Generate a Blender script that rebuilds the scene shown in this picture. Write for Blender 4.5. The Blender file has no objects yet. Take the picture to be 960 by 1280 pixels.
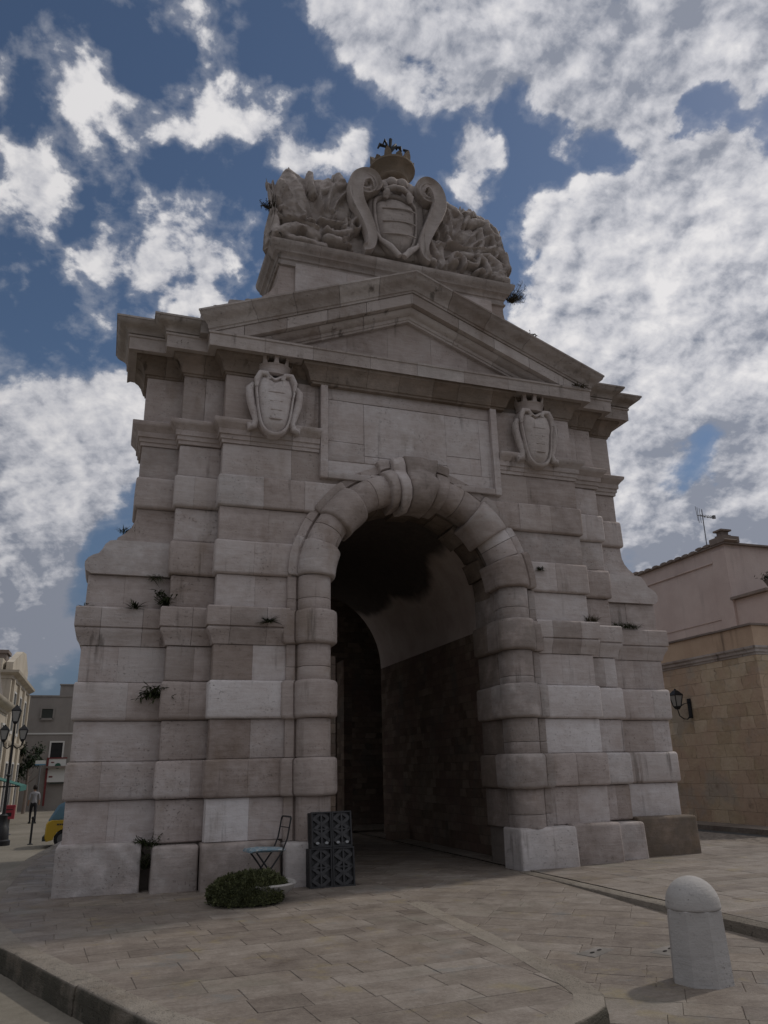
import bpy, bmesh, math, random
import numpy as np
from mathutils import Vector, Matrix, noise as mnoise
rnd = random.Random(7)
sc = bpy.context.scene
COL = sc.collection
PI = math.pi
def sstep(a, b, x):
    t = min(1, max(0, (x-a)/(b-a))); return t*t*(3-2*t)

# ------------------------------------------------------------------ scene helpers
def thing(name, label, cat, loc=(0,0,0), rz=0.0, group=None):
    o = bpy.data.objects.new(name, None); COL.objects.link(o)
    o.location = loc; o.rotation_euler = (0,0,rz); o.empty_display_size = .2
    tag(o, label, cat, group); return o
def tag(o, label, cat, group=None):
    o['label'] = label; o['category'] = cat
    if group: o['group'] = group
    return o
def structure(o): o['kind'] = 'structure'; return o

class MB:
    """collects shapes, links them as ONE mesh object"""
    def __init__(s): s.v=[]; s.f=[]; s.t=[]
    def add(s, verts, faces, tint=(.5,0,0)):
        b=len(s.v); s.v += [tuple(p) for p in verts]
        s.f += [tuple(b+i for i in f) for f in faces]; s.t += [tint]*len(verts)
    def loft(s, rings, tint=(.5,0,0), caps=True, closed=True):
        n=len(rings[0]); vs=[p for r in rings for p in r]; fs=[]
        for k in range(len(rings)-1):
            for i in range(n if closed else n-1):
                j=(i+1)%n; fs.append((k*n+i,k*n+j,(k+1)*n+j,(k+1)*n+i))
        if caps: fs.append(tuple(range(n))); fs.append(tuple(range((len(rings)-1)*n,len(rings)*n)))
        s.add(vs,fs,tint)
    def box(s,x0,x1,y0,y1,z0,z1,tint=(.5,0,0),M=None):
        vs=[Vector((x,y,z)) for x in (x0,x1) for y in (y0,y1) for z in (z0,z1)]
        if M is not None: vs=[M@v for v in vs]
        s.add(vs,[(0,1,3,2),(4,6,7,5),(0,4,5,1),(2,3,7,6),(0,2,6,4),(1,5,7,3)],tint)
    def tube(s,pts,rad,n=8,tint=(.5,0,0),caps=True):
        pts=[Vector(p) for p in pts]; R=rad if isinstance(rad,(list,tuple)) else [rad]*len(pts)
        rings=[]; up=None
        for i,p in enumerate(pts):
            a=pts[max(0,i-1)]; b=pts[min(len(pts)-1,i+1)]; d=(b-a).normalized()
            if up is None: up=Vector((0,0,1)) if abs(d.z)<.9 else Vector((1,0,0))
            x=d.cross(up).normalized(); y=x.cross(d).normalized(); up=y
            rings.append([p+R[i]*(math.cos(2*PI*k/n)*x+math.sin(2*PI*k/n)*y) for k in range(n)])
        s.loft(rings,tint,caps)
    def lathe(s,prof,n=20,c=(0,0,0),tint=(.5,0,0),sx=1,sy=1):
        rings=[[(c[0]+sx*r*math.cos(2*PI*k/n),c[1]+sy*r*math.sin(2*PI*k/n),c[2]+z) for k in range(n)] for r,z in prof]
        s.loft(rings,tint)
    def prism(s,poly,y0,y1,tint=(.5,0,0),T=None):
        n=len(poly); T=T or (lambda x,y,z:(x,y,z))
        vs=[T(x,y0,z) for x,z in poly]+[T(x,y1,z) for x,z in poly]
        fs=[tuple(range(n)),tuple(range(n,2*n))]+[(i,(i+1)%n,n+(i+1)%n,n+i) for i in range(n)]
        s.add(vs,fs,tint)
    def build(s,name,mat,parent=None,angle=38,smooth=True,loc=None):
        me=bpy.data.meshes.new(name); bm=bmesh.new()
        bv=[bm.verts.new(p) for p in s.v]
        for f in s.f:
            try: bm.faces.new([bv[i] for i in f])
            except ValueError: pass
        bmesh.ops.recalc_face_normals(bm,faces=bm.faces); bm.to_mesh(me); bm.free()
        a=me.color_attributes.new('tint','FLOAT_COLOR','POINT')
        a.data.foreach_set('color',[c for t in s.t for c in (t[0],t[1],t[2],1)])
        if smooth:
            me.polygons.foreach_set('use_smooth',[True]*len(me.polygons)); me.set_sharp_from_angle(angle=math.radians(angle))
        me.materials.append(mat); o=bpy.data.objects.new(name,me); COL.objects.link(o)
        if parent: o.parent=parent
        if loc: o.location=loc
        return o

def sweep(mb, prof, path, tintf=None, joint=None, gap=.005, back=None):
    """prof: (out,z) list; path: plan polyline, outward = right hand of travel"""
    P=[Vector((a,b)) for a,b in path]; st=[]
    for i,p in enumerate(P):
        dl=(P[i]-P[i-1]).normalized() if i else None
        dr=(P[i+1]-P[i]).normalized() if i<len(P)-1 else None
        nl=Vector((dl.y,-dl.x)) if dl else None; nr=Vector((dr.y,-dr.x)) if dr else None
        if nl is None: m=nr
        elif nr is None: m=nl
        else: m=(nl+nr)/(1+nl.dot(nr))
        st.append((p,m))
    seqs=[[]]
    for i,(p,m) in enumerate(st):
        seqs[-1].append((p,m))
        if i<len(st)-1 and joint:
            q=st[i+1][0]; L=(q-p).length; d=(q-p)/L; nn=Vector((d.y,-d.x)); k=int(L/joint)
            for j in range(k):
                t=(j+.5+rnd.uniform(-.15,.15))/k*L if k>1 else L*rnd.uniform(.4,.6)
                seqs[-1].append((p+d*(t-gap/2),nn)); seqs.append([(p+d*(t+gap/2),nn)])
    for sq in seqs:
        tn=tintf() if tintf else (.5,0,0)
        mb.loft([[(p.x+m.x*o,p.y+m.y*o,z) for o,z in prof] for p,m in sq],tn)

CHIP=.010
def block(mb,x0,x1,yf,yb,z0,z1,r=.05,rl=.008,rr=.008,tint=(.5,0,0),T=None,clip=None,n=3):
    """masonry block: rounded top/bottom front edges (r), rounded left/right ends"""
    T=T or (lambda x,y,z:(x,y,z)); st=[]
    for k in range(n+1):
        a=PI/2*(1-k/n); st.append((x0+rl*(1-math.sin(a)),rl*(1-math.cos(a)),0))
    for k in range(n+1):
        a=PI/2*k/n; st.append((x1-rr*(1-math.sin(a)),rr*(1-math.cos(a)),1))
    rings=[]
    for x,i,e in st:
        q=max(r-i,.003); f=yf+i; t=z1-i; b=z0+i; ring=[(yb,t)]
        for k in range(n+1):
            a=PI/2*k/n; ring.append((f+q-q*math.sin(a),t-q+q*math.cos(a)))
        for k in range(n+1):
            a=PI/2*k/n; ring.append((f+q-q*math.cos(a),b+q-q*math.sin(a)))
        ring.append((yb,b))
        rings.append([T(max(x,clip(z)+(x-x0)) if (clip and e==0) else x,y,z) for y,z in ring])
    if CHIP: rings=[[tuple(Vector(q)+CHIP*mnoise.noise_vector(Vector(q)*4.5)) for q in rg] for rg in rings]
    mb.loft(rings,tint)

# ------------------------------------------------------------------ materials
class NT:
    def __init__(s,name):
        s.m=bpy.data.materials.new(name); s.m.use_nodes=True; s.t=s.m.node_tree; s.n=s.t.nodes; s.l=s.t.links
        s.b=s.n['Principled BSDF']; s.tc=s.n.new('ShaderNodeTexCoord').outputs['Object']
    def node(s,ty,**k):
        n=s.n.new(ty)
        for a,v in k.items():
            if isinstance(a,str) and a.startswith('i_'): n.inputs[a[2:]].default_value=v
            else: setattr(n,a,v)
        return n
    def link(s,a,b): s.l.new(a,b)
    def mapping(s,scale=(1,1,1),loc=(0,0,0),rot=(0,0,0)):
        n=s.n.new('ShaderNodeMapping'); n.inputs['Scale'].default_value=scale; n.inputs['Location'].default_value=loc; n.inputs['Rotation'].default_value=rot
        s.link(s.tc,n.inputs['Vector']); return n.outputs[0]
    def noise(s,scale,detail=4,rough=.55,vec=None,dist=0):
        n=s.n.new('ShaderNodeTexNoise'); n.inputs['Scale'].default_value=scale; n.inputs['Detail'].default_value=detail
        n.inputs['Roughness'].default_value=rough; n.inputs['Distortion'].default_value=dist
        s.link(vec or s.tc,n.inputs['Vector']); return n.outputs['Fac']
    def ramp(s,fac,stops):
        n=s.n.new('ShaderNodeValToRGB'); e=n.color_ramp.elements
        while len(e)<len(stops): e.new(.5)
        for k,(p,c) in enumerate(stops): e[k].position=p; e[k].color=c if len(c)==4 else (*c,1)
        s.link(fac,n.inputs[0]); return n.outputs[0]
    def range(s,v,a,b,c=0,d=1,smooth=True):
        n=s.n.new('ShaderNodeMapRange'); n.interpolation_type='SMOOTHSTEP' if smooth else 'LINEAR'
        for k,x in zip(('From Min','From Max','To Min','To Max'),(a,b,c,d)): n.inputs[k].default_value=x
        s.link(v,n.inputs['Value']); return n.outputs[0]
    def math(s,op,a,b=None,c=None):
        n=s.n.new('ShaderNodeMath'); n.operation=op
        for k,x in enumerate((a,b,c)):
            if x is None: continue
            if isinstance(x,(int,float)): n.inputs[k].default_value=x
            else: s.link(x,n.inputs[k])
        return n.outputs[0]
    def mix(s,f,a,b,mode='MIX'):
        n=s.n.new('ShaderNodeMix'); n.data_type='RGBA'; n.blend_type=mode
        for k,x in ((0,f),(6,a),(7,b)):
            if isinstance(x,(int,float)): n.inputs[k].default_value=x
            elif isinstance(x,(tuple,list)): n.inputs[k].default_value=x if len(x)==4 else (*x,1)
            else: s.link(x,n.inputs[k])
        return n.outputs[2]
    def attr(s):
        n=s.n.new('ShaderNodeAttribute'); n.attribute_name='tint'; q=s.n.new('ShaderNodeSeparateColor'); s.link(n.outputs['Color'],q.inputs[0]); return q.outputs
    def bump(s,h,dist=.01,strength=1,prev=None):
        n=s.n.new('ShaderNodeBump'); n.inputs['Distance'].default_value=dist; n.inputs['Strength'].default_value=strength
        s.link(h,n.inputs['Height'])
        if prev: s.link(prev,n.inputs['Normal'])
        return n.outputs[0]
    def out(s,col,rough=.85,normal=None,spec=.25):
        if isinstance(col,(tuple,list)): s.b.inputs['Base Color'].default_value=(*col[:3],1)
        else: s.link(col,s.b.inputs['Base Color'])
        if isinstance(rough,(int,float)): s.b.inputs['Roughness'].default_value=rough
        else: s.link(rough,s.b.inputs['Roughness'])
        s.b.inputs['Specular IOR Level'].default_value=spec
        if normal: s.link(normal,s.b.inputs['Normal'])
        return s.m

def limestone(name,brown=(.25,.20,.172),mid=(.455,.395,.37),white=(.68,.65,.645),grime=.62,rust=(.20,.145,.095),bump=.012,dark=(.085,.072,.06)):
    m=NT(name); t=m.attr()
    big=m.noise(.9,5,.6); mot=m.noise(5,6,.65); fine=m.noise(70,3,.6)
    grain=m.noise(3.0,6,.7,m.mapping((.7,.7,6)),.6)          # bedding veins of the stone
    v=m.math('ADD',t[0],m.math('MULTIPLY',m.math('SUBTRACT',big,.5),.7))
    v=m.math('ADD',v,m.math('MULTIPLY',m.math('SUBTRACT',mot,.5),.5))
    v=m.math('ADD',v,m.math('MULTIPLY',m.math('SUBTRACT',grain,.5),.45))
    col=m.ramp(v,[(.06,brown),(.46,mid),(.92,white)])
    st=m.noise(1,6,.6,m.mapping((5.5,5.5,.42)))             # run-off streaks
    s1=m.math('MULTIPLY',m.range(st,.55,.70),m.range(m.noise(.8,3),.47,.62))
    col=m.mix(m.math('MULTIPLY',s1,grime),col,dark)
    rs=m.math('MULTIPLY',m.range(m.noise(1.7,5,.6,m.mapping((1,1,.55),(3,1,2))),.55,.75),.5)
    rs=m.math('ADD',rs,m.math('MULTIPLY',t[1],m.range(mot,.25,.6)))
    col=m.mix(m.math('MULTIPLY',rs,.7),col,rust)
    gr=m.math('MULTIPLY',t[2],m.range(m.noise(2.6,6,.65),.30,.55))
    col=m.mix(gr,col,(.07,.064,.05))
    pit=m.math('MULTIPLY',m.range(m.noise(30,4,.65),.60,.68),m.range(m.noise(1.3,3),.4,.6)); col=m.mix(m.math('MULTIPLY',pit,.45),col,dark)
    h=m.math('ADD',m.math('MULTIPLY',mot,.9),m.math('MULTIPLY',fine,.28)); h=m.math('SUBTRACT',h,m.math('MULTIPLY',pit,.35))
    h=m.math('ADD',h,m.math('MULTIPLY',grain,.5))
    return m.out(col,.88,m.bump(m.noise(2.2,4,.6),.05,.5,m.bump(h,bump*1.5,.9)),.2)

STONE=limestone('limestone')
CROWN_STONE=limestone('weathered limestone',(.29,.245,.22),(.48,.43,.405),(.64,.60,.575),.8,(.17,.11,.07),.016)
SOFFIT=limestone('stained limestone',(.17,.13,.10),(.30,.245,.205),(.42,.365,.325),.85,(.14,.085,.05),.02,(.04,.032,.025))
CORE=limestone('joint mortar',(.12,.10,.085),(.19,.165,.145),(.26,.23,.21),.6)

def tint(v=None,r=0,g=0,sp=.22):
    return ((.48 if v is None else v)+rnd.uniform(-sp,sp), r if r else max(0,rnd.uniform(-.5,.35)), g if g else max(0,rnd.uniform(-.6,.25)))

# ------------------------------------------------------------------ THE GATE  (local frame: x across, y inwards, z up)
GX,GY=5.0,12.4
gate=thing('city_gate','pale limestone gate with rusticated piers, round arch, pediment and carved coat of arms','gate',(GX,GY,0))
ZC=4.62
ROWS=[(.63,1.24,'rec'),(1.24,1.80,'band'),(1.80,2.39,'rec'),(2.39,2.98,'band'),(2.98,3.54,'rec'),(4.15,4.69,'rec'),
      (4.69,5.27,'band'),(5.27,5.86,'rec'),(5.86,6.43,'band'),(6.43,7.01,'rec')]
YM,YS,YW=0.0,.28,.54
def clipm(z):
    if z<=ZC: return 2.28
    d=2.28**2-(z-ZC)**2
    return math.sqrt(d) if d>0 else 0.0
FIX={(-1,0):[(.62,.42)],}
# stone tones picked row by row on the two front piers (0 brown .. 1 white)
TON={(-1,0):[.80,.55],(-1,1):[.22,.26],(-1,2):[.25,.5],(-1,3):[.78],(-1,4):[.18,.72],(-1,5):[.5,.55],(-1,6):[.62,.45],(-1,7):[.4,.42],(-1,8):[.62,.3],(-1,9):[.5,.48],
     (1,0):[.62,.45],(1,1):[.42,.5],(1,2):[.85],(1,3):[.72],(1,4):[.45,.5],(1,5):[.6],(1,6):[.55,.66],(1,7):[.5],(1,8):[.25,.42],(1,9):[.35,.42]}
for s in (-1,1):
    T=lambda x,y,z,s=s:(s*x,y,z)
    zones={k:(MB(),MB(),MB()) for k in ('low','mid','top')}
    for ri,(z0,z1,kind) in enumerate(ROWS):
        band=kind=='band'; pier,flank,wing=zones['low' if z1<3.6 else 'mid']
        pr=.075 if band else 0; r=.045 if band else .010
        zz0,zz1=z0+.003,z1-.003
        # --- front pier
        cl=clipm if z1>ZC else None
        u0=2.28 if not cl else min(clipm(z0),clipm(z1)); ue=3.5+(.055 if band else 0)
        tones=TON[(s,ri)]; nb=max(len(tones),1)
        if u0<1.6: nb=3; tones=(tones*3)[:3]
        cuts=[u0]+[u0+(ue-u0)*(k+rnd.uniform(-.13,.13))/nb for k in range(1,nb)]+[ue]
        for k in range(nb):
            # k=0 is the outermost block
            a,b=cuts[nb-1-k],cuts[nb-k]
            block(pier,a,b,YM-pr+rnd.uniform(-.005,.005),.25,zz0,zz1,r,.006,r if b==ue else .006,tint(tones[k%len(tones)],sp=.09),T,cl if a==u0 else None)
        # --- flanking pier
        ue=4.2+(.05 if band else 0)
        nb=rnd.choice((1,1,2)); cuts=[3.44]+([3.52+.64*rnd.uniform(.3,.7)] if nb==2 else [])+[ue]
        for k in range(nb):
            b=cuts[k+1]; block(flank,cuts[k],b,YS-pr*1.1+rnd.uniform(-.006,.006),.6,zz0,zz1,.06 if band else .03,.03 if k==0 else .006,max(r,.03) if k==nb-1 else .006,tint(.50,sp=.2),T)
        # --- wing
        low=z1<5.3
        ue=(5.47 if low else 4.82)+(.05 if band else 0)
        if ri==6:
            prof=[(4.1,4.693),(5.44,4.693),(5.52,4.74),(5.545,4.82),(5.545,4.88),(5.50,4.95),(5.43,5.0),(5.35,5.03),(5.30,5.10),(5.26,5.19),(5.19,5.255),(5.10,5.27),(4.1,5.27)]
            wing.prism([p for p in prof],YW-.07,1.4,tint(.5),T)
        elif ri==7:
            prof=[(4.1,5.275),(5.10,5.275),(5.08,5.33),(4.97,5.41),(4.88,5.52),(4.83,5.64),(4.815,5.857),(4.1,5.857)]
            wing.prism(prof,YW,1.4,tint(.4),T)
        else:
            nb=2 if low else 1; cuts=[4.12]+[4.2+(ue-4.2)*rnd.uniform(.3,.7) for _ in range(nb-1)]+[ue]
            if rnd.random()<.25: cuts=[4.12,ue]
            for k in range(len(cuts)-1):
                b=cuts[k+1]; last=k==len(cuts)-2
                block(wing,cuts[k],b,YW-pr*1.1+rnd.uniform(-.006,.006),1.4,zz0,zz1,.06 if band else .012,.006,r if last else .006,tint(.54 if low else .42,sp=.16),T)
    # upper shaft between the string course and the entablature
    pier,flank,wing=zones['top']
    for a,b in ((3.0,3.5),(1.8,3.0)):
        block(pier,a,b,YM if a>2.9 else YM+.012,.25,7.42,8.36,.006,.004,.006,tint(.45,sp=.08),T)
    block(flank,3.44,3.82,YS,.6,7.42,8.36,.008,.006,.006,tint(.48,sp=.1),T); block(flank,3.824,4.2,YS+.006,.6,7.42,8.36,.008,.006,.008,tint(.42,sp=.1),T)
    block(wing,4.12,4.82,YW,1.4,7.42,8.36,.01,.006,.012,tint(.35),T)
    for zn,names in (('low',('pier_pedestal','flanking_pedestal','wing_pedestal')),('mid',('pier','flanking_pier','wing_wall')),('top',('pier_frieze','flanking_frieze','wing_frieze'))):
        for mb_,nm in zip(zones[zn],names): mb_.build(nm,STONE,gate)
    # plinth stones
    pl=MB()
    def pst(a,b,yf,yb,top,t,batter=.05):
        block(pl,a,b,yf,yb,-.12,top,.05,.035,.05,t,lambda x,y,z:(s*x,y-(top-z)*batter*(1 if y<yb-.01 else 0),z))
    if s<0:
        pst(1.62,2.36,-.34,.3,.60,tint(.62,g=.2)); pst(2.40,3.55,-.20,.4,.63,tint(.45,g=.35)); pst(3.57,4.22,.04,.7,.61,tint(.5,g=.3)); pst(4.36,5.53,.26,1.4,.66,tint(.5,g=.35))
    else:
        pst(1.55,2.62,-.30,.3,.62,tint(.6,g=.15)); pst(2.63,3.60,-.16,.4,.64,tint(.5,g=.2)); pst(3.61,4.26,.06,.7,.61,tint(.42,g=.3)); pst(4.27,5.58,.26,1.4,.66,tint(.12,r=.75,g=.5))
    pl.build('plinth',STONE,gate)
    # impost ledge
    lg=MB()
    prof=[(-.05,3.54),(.02,3.545),(.03,3.57),(.045,3.63),(.075,3.70),(.115,3.76),(.12,3.80),(.095,3.815),(.095,3.825),(.13,3.83),(.135,3.84),(.135,4.12),(.115,4.145),(.05,4.155),(-.05,4.155)]
    path=[(-5.47,1.4),(-5.47,YW),(-4.2,YW),(-4.2,YS),(-3.5,YS),(-3.5,YM),(-2.3,YM)]
    if s>0: path=[(-x,y) for x,y in path][::-1]
    sweep(lg,prof,path,lambda:tint(.52,sp=.12,r=.1),.55)
    lg.build('impost_ledge',STONE,gate)
    # string course
    sg=MB()
    prof=[(-.03,7.01),(.03,7.012),(.035,7.07),(.055,7.08),(.06,7.15),(.085,7.16),(.09,7.25),(.105,7.265),(.12,7.29),(.16,7.33),(.185,7.36),(.19,7.41),(.17,7.425),(-.03,7.43)]
    path=[(-4.82,1.4),(-4.82,YW),(-4.2,YW),(-4.2,YS),(-3.5,YS),(-3.5,YM),(-1.8,YM)]
    if s>0: path=[(-x,y) for x,y in path][::-1]
    sweep(sg,prof,path,lambda:tint(.45,sp=.08),.8)
    sg.build('string_course',STONE,gate)

# --- core wall behind the facing stones
core=MB()
arc=[(1.68*math.cos(a),ZC+1.68*math.sin(a)) for a in [PI*k/24 for k in range(25)]]
core.prism([(3.46,-.1),(3.46,9.0),(-3.46,9.0),(-3.46,-.1),(-1.68,-.1)]+arc[::-1]+[(1.68,-.1)],.05,1.05)
for s in (-1,1):
    core.box(min(s*3.47,s*4.14),max(s*3.47,s*4.14),.34,1.3,-.1,9.0); core.box(min(s*4.15,s*4.76),max(s*4.15,s*4.76),.60,1.38,-.1,9.0)
    core.box(min(s*4.76,s*5.40),max(s*4.76,s*5.40),.60,1.38,-.1,5.0)
core.build('wall_core',CORE,gate)

# --- arch surround: half-round moulding with block voussoirs
def col_prof(R=.28,c=1.88,yc=-.03):
    p=[(2.34,.20),(2.34,-.045),(2.325,-.06),(2.20,-.06),(2.19,-.03)]
    for k in range(11):
        a=PI*k/10*1.08-.1; p.append((c+R*math.cos(a),yc-R*math.sin(a)))
    return p+[(1.62,.10),(1.62,.20)]
def blk_prof(e=0.0,flat=-.14):
    c=1.86; yc=-.06; R=.36+e
    p=[(2.42,.20),(2.42,flat+.04),(2.40,flat+.01),(2.36,flat),(2.24,flat)]
    for k in range(12):
        a=PI*k/11*.98-.15+.28*(1-k/11); p.append((c+R*math.cos(a),yc-R*math.sin(a)))
    return p+[(1.50-e*.5,.0),(1.50-e*.5,.33),(1.62,.36)]
def inset(p,i,cx=1.95,cy=.05):
    out=[]
    for x,y in p:
        d=math.hypot(x-cx,y-cy); k=max(0,(d-i)/d); out.append((cx+(x-cx)*k,cy+(y-cy)*k))
    return out
def ends(a,b,r,n=3):
    st=[(a+r*(1-math.sin(PI/2*(1-k/n))),r*(1-math.cos(PI/2*(1-k/n)))) for k in range(n+1)]
    return st+[(b-r*(1-math.sin(PI/2*k/n)),r*(1-math.cos(PI/2*k/n))) for k in range(n+1)]
rough=lambda p,a=.012,f=3.0: tuple(Vector(p)+a*mnoise.noise_vector(Vector(p)*f))
for s in (-1,1):
    sur=MB(); rev=MB()
    colr=col_prof()
    for z0,z1,k in ((.60,1.235,0),(1.235,1.80,1),(1.80,2.39,0),(2.39,2.98,1),(2.98,3.56,0),(3.56,4.12,1),(4.12,4.70,0)):
        if k:
            rings=[[rough((s*u,y,z)) for u,y in inset(blk_prof(),i)] for z,i in ends(z0,z1,.06)]
            sur.loft(rings,tint(.30 if s<0 else .46,r=.15,g=.05 if s<0 else .35,sp=.12))
            block(rev,.36,1.06,1.545,2.0,z0+.003,z1-.003,.05,.02,.05,tint(.32,g=.3),lambda x,y,z,s=s:(s*y,x,z))
        else:
            cut=[z0,z0+(z1-z0)*rnd.uniform(.2,.4),z1] if rnd.random()<.6 else [z0,z1]
            for a,b in zip(cut,cut[1:]):
                sur.loft([[(s*u,y,z) for u,y in inset(colr,i)] for z,i in ends(a+.003,b-.003,.008,2)],tint(.42,g=.0 if s<0 else .3,sp=.14))
            block(rev,.25,1.05,1.63,2.0,z0+.003,z1-.003,.012,.01,.02,tint(.28,g=.35),lambda x,y,z,s=s:(s*y,x,z))
    # quarter of the arch on this side
    D=math.radians
    def A(t): return PI-t if s<0 else t
    def arcp(prof,a,b,n,t,er,amp=.012,extra=None):
        st=[]
        for x,i in ends(a,b,er/1.9): st.append((x,i*1.9))
        mid=[(a+(b-a)*(k/n),0) for k in range(1,n)]
        st=sorted(st+[m for m in mid if a+er/1.9<m[0]<b-er/1.9])
        rings=[[rough((u*math.cos(A(x)),y,ZC+u*math.sin(A(x))),amp) for u,y in inset(prof,i)] for x,i in st]
        sur.loft(rings,t)
    arcp([(min(u,2.36),y) for u,y in blk_prof(-.02)],D(2.4),D(20),6,tint(.42,r=.1,g=.1),.05,.018)
    arcp(colr,D(20.3),D(29),4,tint(.45),.01,.004); arcp(colr,D(29.2),D(36),3,tint(.5),.01,.004)
    arcp([(min(u,2.33),y) for u,y in blk_prof(-.02,-.12)],D(34.5),D(52.5),6,tint(.46,g=.15),.05,.025)
    arcp(colr,D(52.5),D(63),4,tint(.42),.01,.004); arcp(colr,D(63.2),D(74),4,tint(.48),.01,.004)
    sur.build('arch_surround',STONE,gate)
    rev.build('reveal',SOFFIT if False else STONE,gate)
key=MB()
kp=blk_prof(.0,-.17)
def keyarc(prof,a,b,n,t,er,amp):
    a,b=math.radians(a),math.radians(b); st=[]
    for x,i in ends(a,b,er/1.9): st.append((x,i*1.9))
    st=sorted(st+[(a+(b-a)*k/n,0) for k in range(1,n) if a+er/1.9<a+(b-a)*k/n<b-er/1.9])
    key.loft([[rough((u*math.cos(x),y,ZC+u*math.sin(x)),amp,4) for u,y in inset(prof,i)] for x,i in st],t)
keyarc(kp,73,80,4,tint(.5),.03,.02); keyarc(kp,102.5,108,4,tint(.5),.03,.02)
big=[(2.44,.12),(2.45,-.20),(2.40,-.30),(2.28,-.34),(2.16,-.30),(2.10,-.33),(2.04,-.42),(1.92,-.50),(1.76,-.50),(1.60,-.42),(1.47,-.26),(1.43,-.05),(1.45,.30),(1.62,.36)]
keyarc(big,80.2,96,8,tint(.42,g=.3),.07,.045); keyarc([(u-.02,y*.92) for u,y in big],96.2,102.3,4,tint(.5),.04,.03)
key.build('keystone',STONE,gate)
# intrados voussoirs (under side of the front arch)
intr=MB()
n=13
for k in range(n):
    a0=PI*k/n+.004; a1=PI*(k+1)/n-.004; rr=1.56 if k in (1,3,6,9,11) else 1.63
    prof=[(2.0,.37),(rr+.02,.37),(rr,.40),(rr,1.02),(rr+.03,1.06),(2.0,1.06)]
    intr.loft([[rough((u*math.cos(a),y,ZC+u*math.sin(a)),.02) for u,y in prof] for a in [a0+(a1-a0)*j/3 for j in range(4)]],tint(.35,r=.3,g=.3))
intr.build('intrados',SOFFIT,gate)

# --- inscription tablet
tab=MB()
def bar(x0,x1,z0,z1,yf=-.105):
    block(tab,x0,x1,yf,.1,z0,z1,.02,.006,.006,tint(.5,sp=.08))
bar(-1.79,-1.66,6.52,8.45); bar(1.66,1.79,6.52,8.45)
for a,b in ((-1.655,-.62),(-.615,.35),(.355,1.655)): bar(a,b,8.34,8.45)
for a,b in ((-1.655,-.86),(.93,1.655)): bar(a,b,6.52,6.64)
bar(-.86,-.70,6.60,6.66); bar(.78,.93,6.585,6.65)
tab.build('tablet_frame',STONE,gate)
pan=MB()
for x0,x1,z0,z1,v in ((-1.66,-.95,7.28,8.1,.4),(-.945,.70,7.05,8.1,.55),(.705,1.42,7.25,8.1,.52),(1.425,1.66,6.9,8.1,.5),(-1.66,-.95,6.9,7.275,.45),(-1.66,1.66,8.105,8.34,.4),
    (-1.66,-.2,6.58,6.895,.5),(-.195,.5,6.58,6.895,.55),(.505,1.66,6.58,6.895,.5),(-.945,.70,6.9,7.045,.48),(.705,1.42,6.9,7.245,.45)):
    block(pan,x0,x1,-.015+rnd.uniform(-.003,.003),.1,z0,z1-.004,.003,.002,.003,tint(v+.12,sp=.04))
pan.build('inscription_panel',STONE,gate)

# --- entablature, corona, cymatium, pediment
def mirror(path): return path+[(-x,y) for x,y in path[::-1]]
en=MB()
prof=[(-.08,8.335),(.02,8.34),(.025,8.375),(.05,8.385),(.055,8.40),(.07,8.44),(.10,8.52),(.15,8.59),(.21,8.63),(.22,8.69),(-.08,8.70)]
sweep(en,prof,mirror([(-4.82,1.4),(-4.82,YW),(-4.2,YW),(-4.2,YS),(-3.5,YS),(-3.5,0),(-3.0,0),(-3.0,.13),(-1.95,.13),(-1.95,-.09)]),lambda:tint(.45,r=.25,g=.3),.6)
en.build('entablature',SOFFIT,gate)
co=MB()
prof=[(-.08,8.692),(.22,8.692),(.30,8.70),(.345,8.675),(.36,8.675),(.365,8.90),(.385,8.91),(.39,8.945),(.36,8.955),(-.08,8.96)]
sweep(co,prof,mirror([(-4.82,1.5),(-4.82,YW),(-4.2,YW),(-4.2,YS),(-3.5,YS),(-3.5,0)]),lambda:tint(.42,r=.05),.95)
co.build('corona',CROWN_STONE,gate)
cy=MB(); cy2=MB()
prof=[(-.05,8.962),(.37,8.962),(.395,8.97),(.40,9.0),(.425,9.03),(.47,9.055),(.52,9.075),(.565,9.11),(.585,9.15),(.60,9.155),(.60,9.19),(-.05,9.24)]
p=[(-4.82,1.4),(-4.82,YW),(-4.2,YW),(-4.2,YS),(-3.62,YS)]
sweep(cy,prof,p,lambda:tint(.38,g=.3),1.0); sweep(cy2,prof,[(-x,y) for x,y in p][::-1],lambda:tint(.38,g=.3),1.0)
cy.build('cymatium',CROWN_STONE,gate); cy2.build('cymatium',CROWN_STONE,gate)
SL,ZP=.41,10.88
rk=MB()
def rake(prof,x0f,joints,tn,mb):
    """raking moulding; profile (out, dz) under the slope"""
    for s in (-1,1):
        ts=[0]+sorted(joints)+[1]
        for a,b in zip(ts,ts[1:]):
            rings=[]
            for t in (a+(.0022 if a>0 else 0),b):
                rings.append([(s*t*(x0f+(o if x0f<3.6 else 0)),-o,ZP-SL*t*(x0f+(o if x0f<3.6 else 0))+dz) for o,dz in prof])
            mb.loft(rings,tn())
js=[k/5+rnd.uniform(-.03,.03) for k in range(1,5)]
rake([(-1.2,.02),(.60,0),(.60,-.035),(.585,-.045),(.565,-.10),(.52,-.155),(.46,-.20),(.42,-.26),(.40,-.32),(.375,-.335),(.37,-.37),(-1.2,-.37)],3.5,js,lambda:tint(.4,g=.15),rk)
rake([(-.1,-.375),(.345,-.375),(.345,-.60),(.325,-.61),(.25,-.615),(-.1,-.62)],3.84,[k/5+.05 for k in range(1,5)],lambda:tint(.42),rk)
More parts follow.
